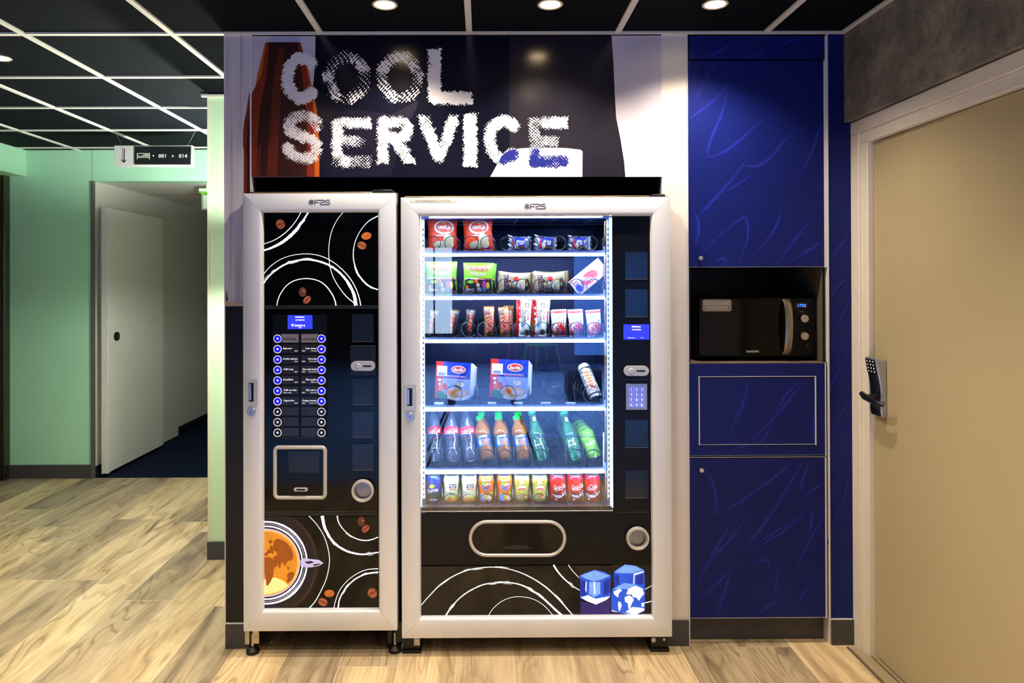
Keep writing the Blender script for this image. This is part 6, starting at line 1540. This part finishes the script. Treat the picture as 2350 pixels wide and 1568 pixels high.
place(ca, 1000, 1062, 994, 950, .075, .20, first=True)
place(ca, 1041, 1062, 1033, 950, .075, .20, 'cola bottle with red label, body painted clear for the glare, middle one of the three')
place(ca, 1081, 1062, 1068, 950, .075, .20, 'cola bottle with red label, body painted clear for the glare, beside the amber juice bottles')
oa = bottle('juice_bottle', 'amber juice bottle with bright green cap, beside the cola bottle', 'amber juice bottles', OAS, m_juice, m_gcap, .016, d_ob, (m_olab, .062, .106))
place(oa, 1120, 1062, 1101, 960, .080, .17, first=True)
place(oa, 1161, 1062, 1144, 960, .080, .17, 'amber juice bottle with bright green cap, middle one of the three')
place(oa, 1204, 1062, 1185, 960, .080, .17, 'amber juice bottle with bright green cap, beside the clear green bottle')
for x0_, x1_, lab in ((1117, 1104, 'amber juice bottle behind the left amber bottle, its green cap showing'), (1158, 1143.5, 'amber juice bottle behind the middle amber bottle, its green cap showing'), (1201, 1188, 'amber juice bottle behind the right amber bottle, its green cap showing')): place(oa, x0_, 1050, x1_, 948, .155, .245, lab)
ba = bottle('water_bottle', 'clear green water bottle standing alone left of the empty coil', 'green water bottles', BAD, m_gpl, m_tcap, .014, d_bd)
q = MB(); fn_ = wrapmap(BAD); q.use(mat('white_print', (226, 240, 234), .4))
wstroke(q, fn_, m_wht, ell(0, .096, .004, .004, 0, 14), .0008, .0008, 1); wtext(q, fn_, m_wht, 'badoit', 0, .066, .010, width=.034, bold=.01, shear=.2, lift=.0008); wz(q, fn_, m_wht, -.008, .008, .052, .0525, .0008); wz(q, fn_, m_wht, -.004, .010, .176, .196, .0008); q.build('print', ba)
place(ba, 1245, 1062, 1224, 962, .075, .18, first=True)
place(ba, 1324, 1062, 1299, 968, .075, .18, 'clear green water bottle right of the empty coil, front of its row')
place(ba, 1318, 1052, 1293, 958, .15, .25, 'clear green water bottle, second in the row right of the empty coil')
place(ba, 1311, 1042, 1287, 950, .225, .32, 'clear green water bottle, last in the row right of the empty coil')
POM = [(.0255, .0), (.0275, .003), (.0305, .012), (.0318, .022), (.0318, .108), (.0305, .114), (.0275, .122), (.0262, .125)]
m_pom = mat('can_lime_green', (124, 206, 20), .28, .25)
def d_pom(q, fn):
    wz(q, fn, m_lime, -.03, .03, .085, .108, .0002); wb(q, fn, m_lime, -.002, .060, .024, .028, .0003); wb(q, fn, m_grn, -.012, .072, .008, .012, .0005, -.5); wtext(q, fn, m_wht, 'Pampryl', .0, .062, .014, rot=.15, width=.044, bold=.03, outline=m_grn, lift=.0007); wz(q, fn, m_pink, -.018, .0, .018, .024, .0005); wstroke(q, fn, m_grn, [(.004, .088), (.010, .084), (.016, .090)], .0012, .0006)
po = can('fruit_drink_can', 'lime green apple drink can leaning back at the right end, front of its row', 'lime green cans', POM, m_pom, d_pom)
place(po, 1365, 1054, 1345, 992, .075, .135, first=True)
for n_, (x0_, y0_, x1_, y1_, Ya) in enumerate(((1360, 1046, 1339, 984, .135), (1354, 1038, 1333, 976, .195), (1347, 1030, 1326, 968, .255))): place(po, x0_, y0_, x1_, y1_, Ya, Ya + .06, 'lime green apple drink can, %s in the row leaning at the right end' % ('second', 'third', 'last')[n_])

# ================================================================== ROOM SEEN IN THE GLASS
def chair(label, x, y, rgb, yaw):
    t = thing('plastic_chair', label, 'chair', (0, 0, 0)); m_ = mat('chair_plastic_%d' % len(MATS), rgb, .4)
    q = MB().use(m_); q.box(-.21, .21, -.20, .21, .43, .455); q.build('seat', t, bevel=.012)
    for sx_, sy in ((-1, -1), (1, -1), (-1, 1), (1, 1)): q = MB().use(m_); q.cyl((sx_ * .18, sy * .17, .435), (sx_ * .24, sy * .23, 0), .022, .014, 12); q.build('leg', t)
    q = MB().use(m_)
    for sx_ in (-1, 1): q.cyl((sx_ * .18, .19, .44), (sx_ * .19, .26, .80), .018, .014, 12)
    q.box(-.20, .20, .245, .275, .66, .82); q.build('backrest', t, bevel=.01)
    t.matrix_world = Matrix.Translation((x, y, 0)) @ Matrix.Rotation(yaw, 4, 'Z')
chair('green plastic chair far behind the camera, mirrored in the glass front', 1.02, -8.9, (70, 170, 60), 2.7)
chair('red plastic chair far behind the camera, beside the green chair', .75, -9.45, (190, 50, 40), .4)
chair('olive plastic chair by the lit window far behind the camera', -1.25, -8.8, (110, 120, 30), 1.2)
ot = thing('stool', 'dark upholstered cube stool behind the camera, mirrored in the glass front', 'stool', (1.3, -6.1, 0))
q = MB().use(mat('stool_leather', (28, 24, 18), .5)); q.box(1.09, 1.51, -6.3, -5.9, .04, .40); q.build('cushion', ot, bevel=.02)
for sx_ in (1.13, 1.47):
    for sy in (-6.26, -5.94): q = MB().use(m_black); q.cyl((sx_, sy, 0), (sx_, sy, .045), .015); q.build('leg', ot)
tp = thing('camera_tripod', 'black tripod carrying the camera, mirrored faintly in the glass front', 'tripod', (.05, -3.0, 0))
q = MB().use(m_black); q.cyl((.05, -3.0, 1.08), (.05, -3.0, 1.40), .014); q.cyl((.05, -3.0, 1.06), (.05, -3.0, 1.14), .04); q.build('column', tp)
for fx, fy in ((-.40, -2.75), (.50, -3.15), (-.43, -3.45)):
    q = MB().use(m_black); m0 = Vector((.05, -3.0, 1.10)); f0_ = Vector((fx, fy, 0)); q.cyl(m0, m0.lerp(f0_, .55), .016, .015, 12); q.cyl(m0.lerp(f0_, .55), f0_, .012, .010, 12); q.cyl(m0.lerp(f0_, .52), m0.lerp(f0_, .58), .022, .022, 12); q.build('leg', tp)
q = MB().use(m_black); q.box(-.02, .12, -3.06, -2.95, 1.40, 1.50); q.build('camera_body', tp, bevel=.008)

pf = thing('plastic_film', 'crumpled dark plastic film lying on top of the wide snack machine', 'plastic film', (P(1230, 445, .2).x, .2, zts + .010))
rs = np.random.RandomState(9); nu, nv = 46, 16; g_ = rs.rand(nu + 1, nv + 1)
q = MB().use(mat('dark_film', (24, 26, 30), .2, spec=.5, var=.2)); xa_, xb_ = P(1062, 440, .1).x, P(1395, 440, .1).x; vs = []
for j in range(nv + 1):
    for i in range(nu + 1):
        u, v = i / nu, j / nv; vs.append((xa_ + (xb_ - xa_) * u, .04 + .30 * v, zts + .012 + .045 * math.sin(PI * u) ** .6 * math.sin(PI * v) ** .7 * (.45 + .55 * g_[i, j]) * (1.1 - .5 * u)))
q.add(vs, [(j * (nu + 1) + i, j * (nu + 1) + i + 1, (j + 1) * (nu + 1) + i + 1, (j + 1) * (nu + 1) + i) for j in range(nv) for i in range(nu)])
q.build('film', pf, ang=20)
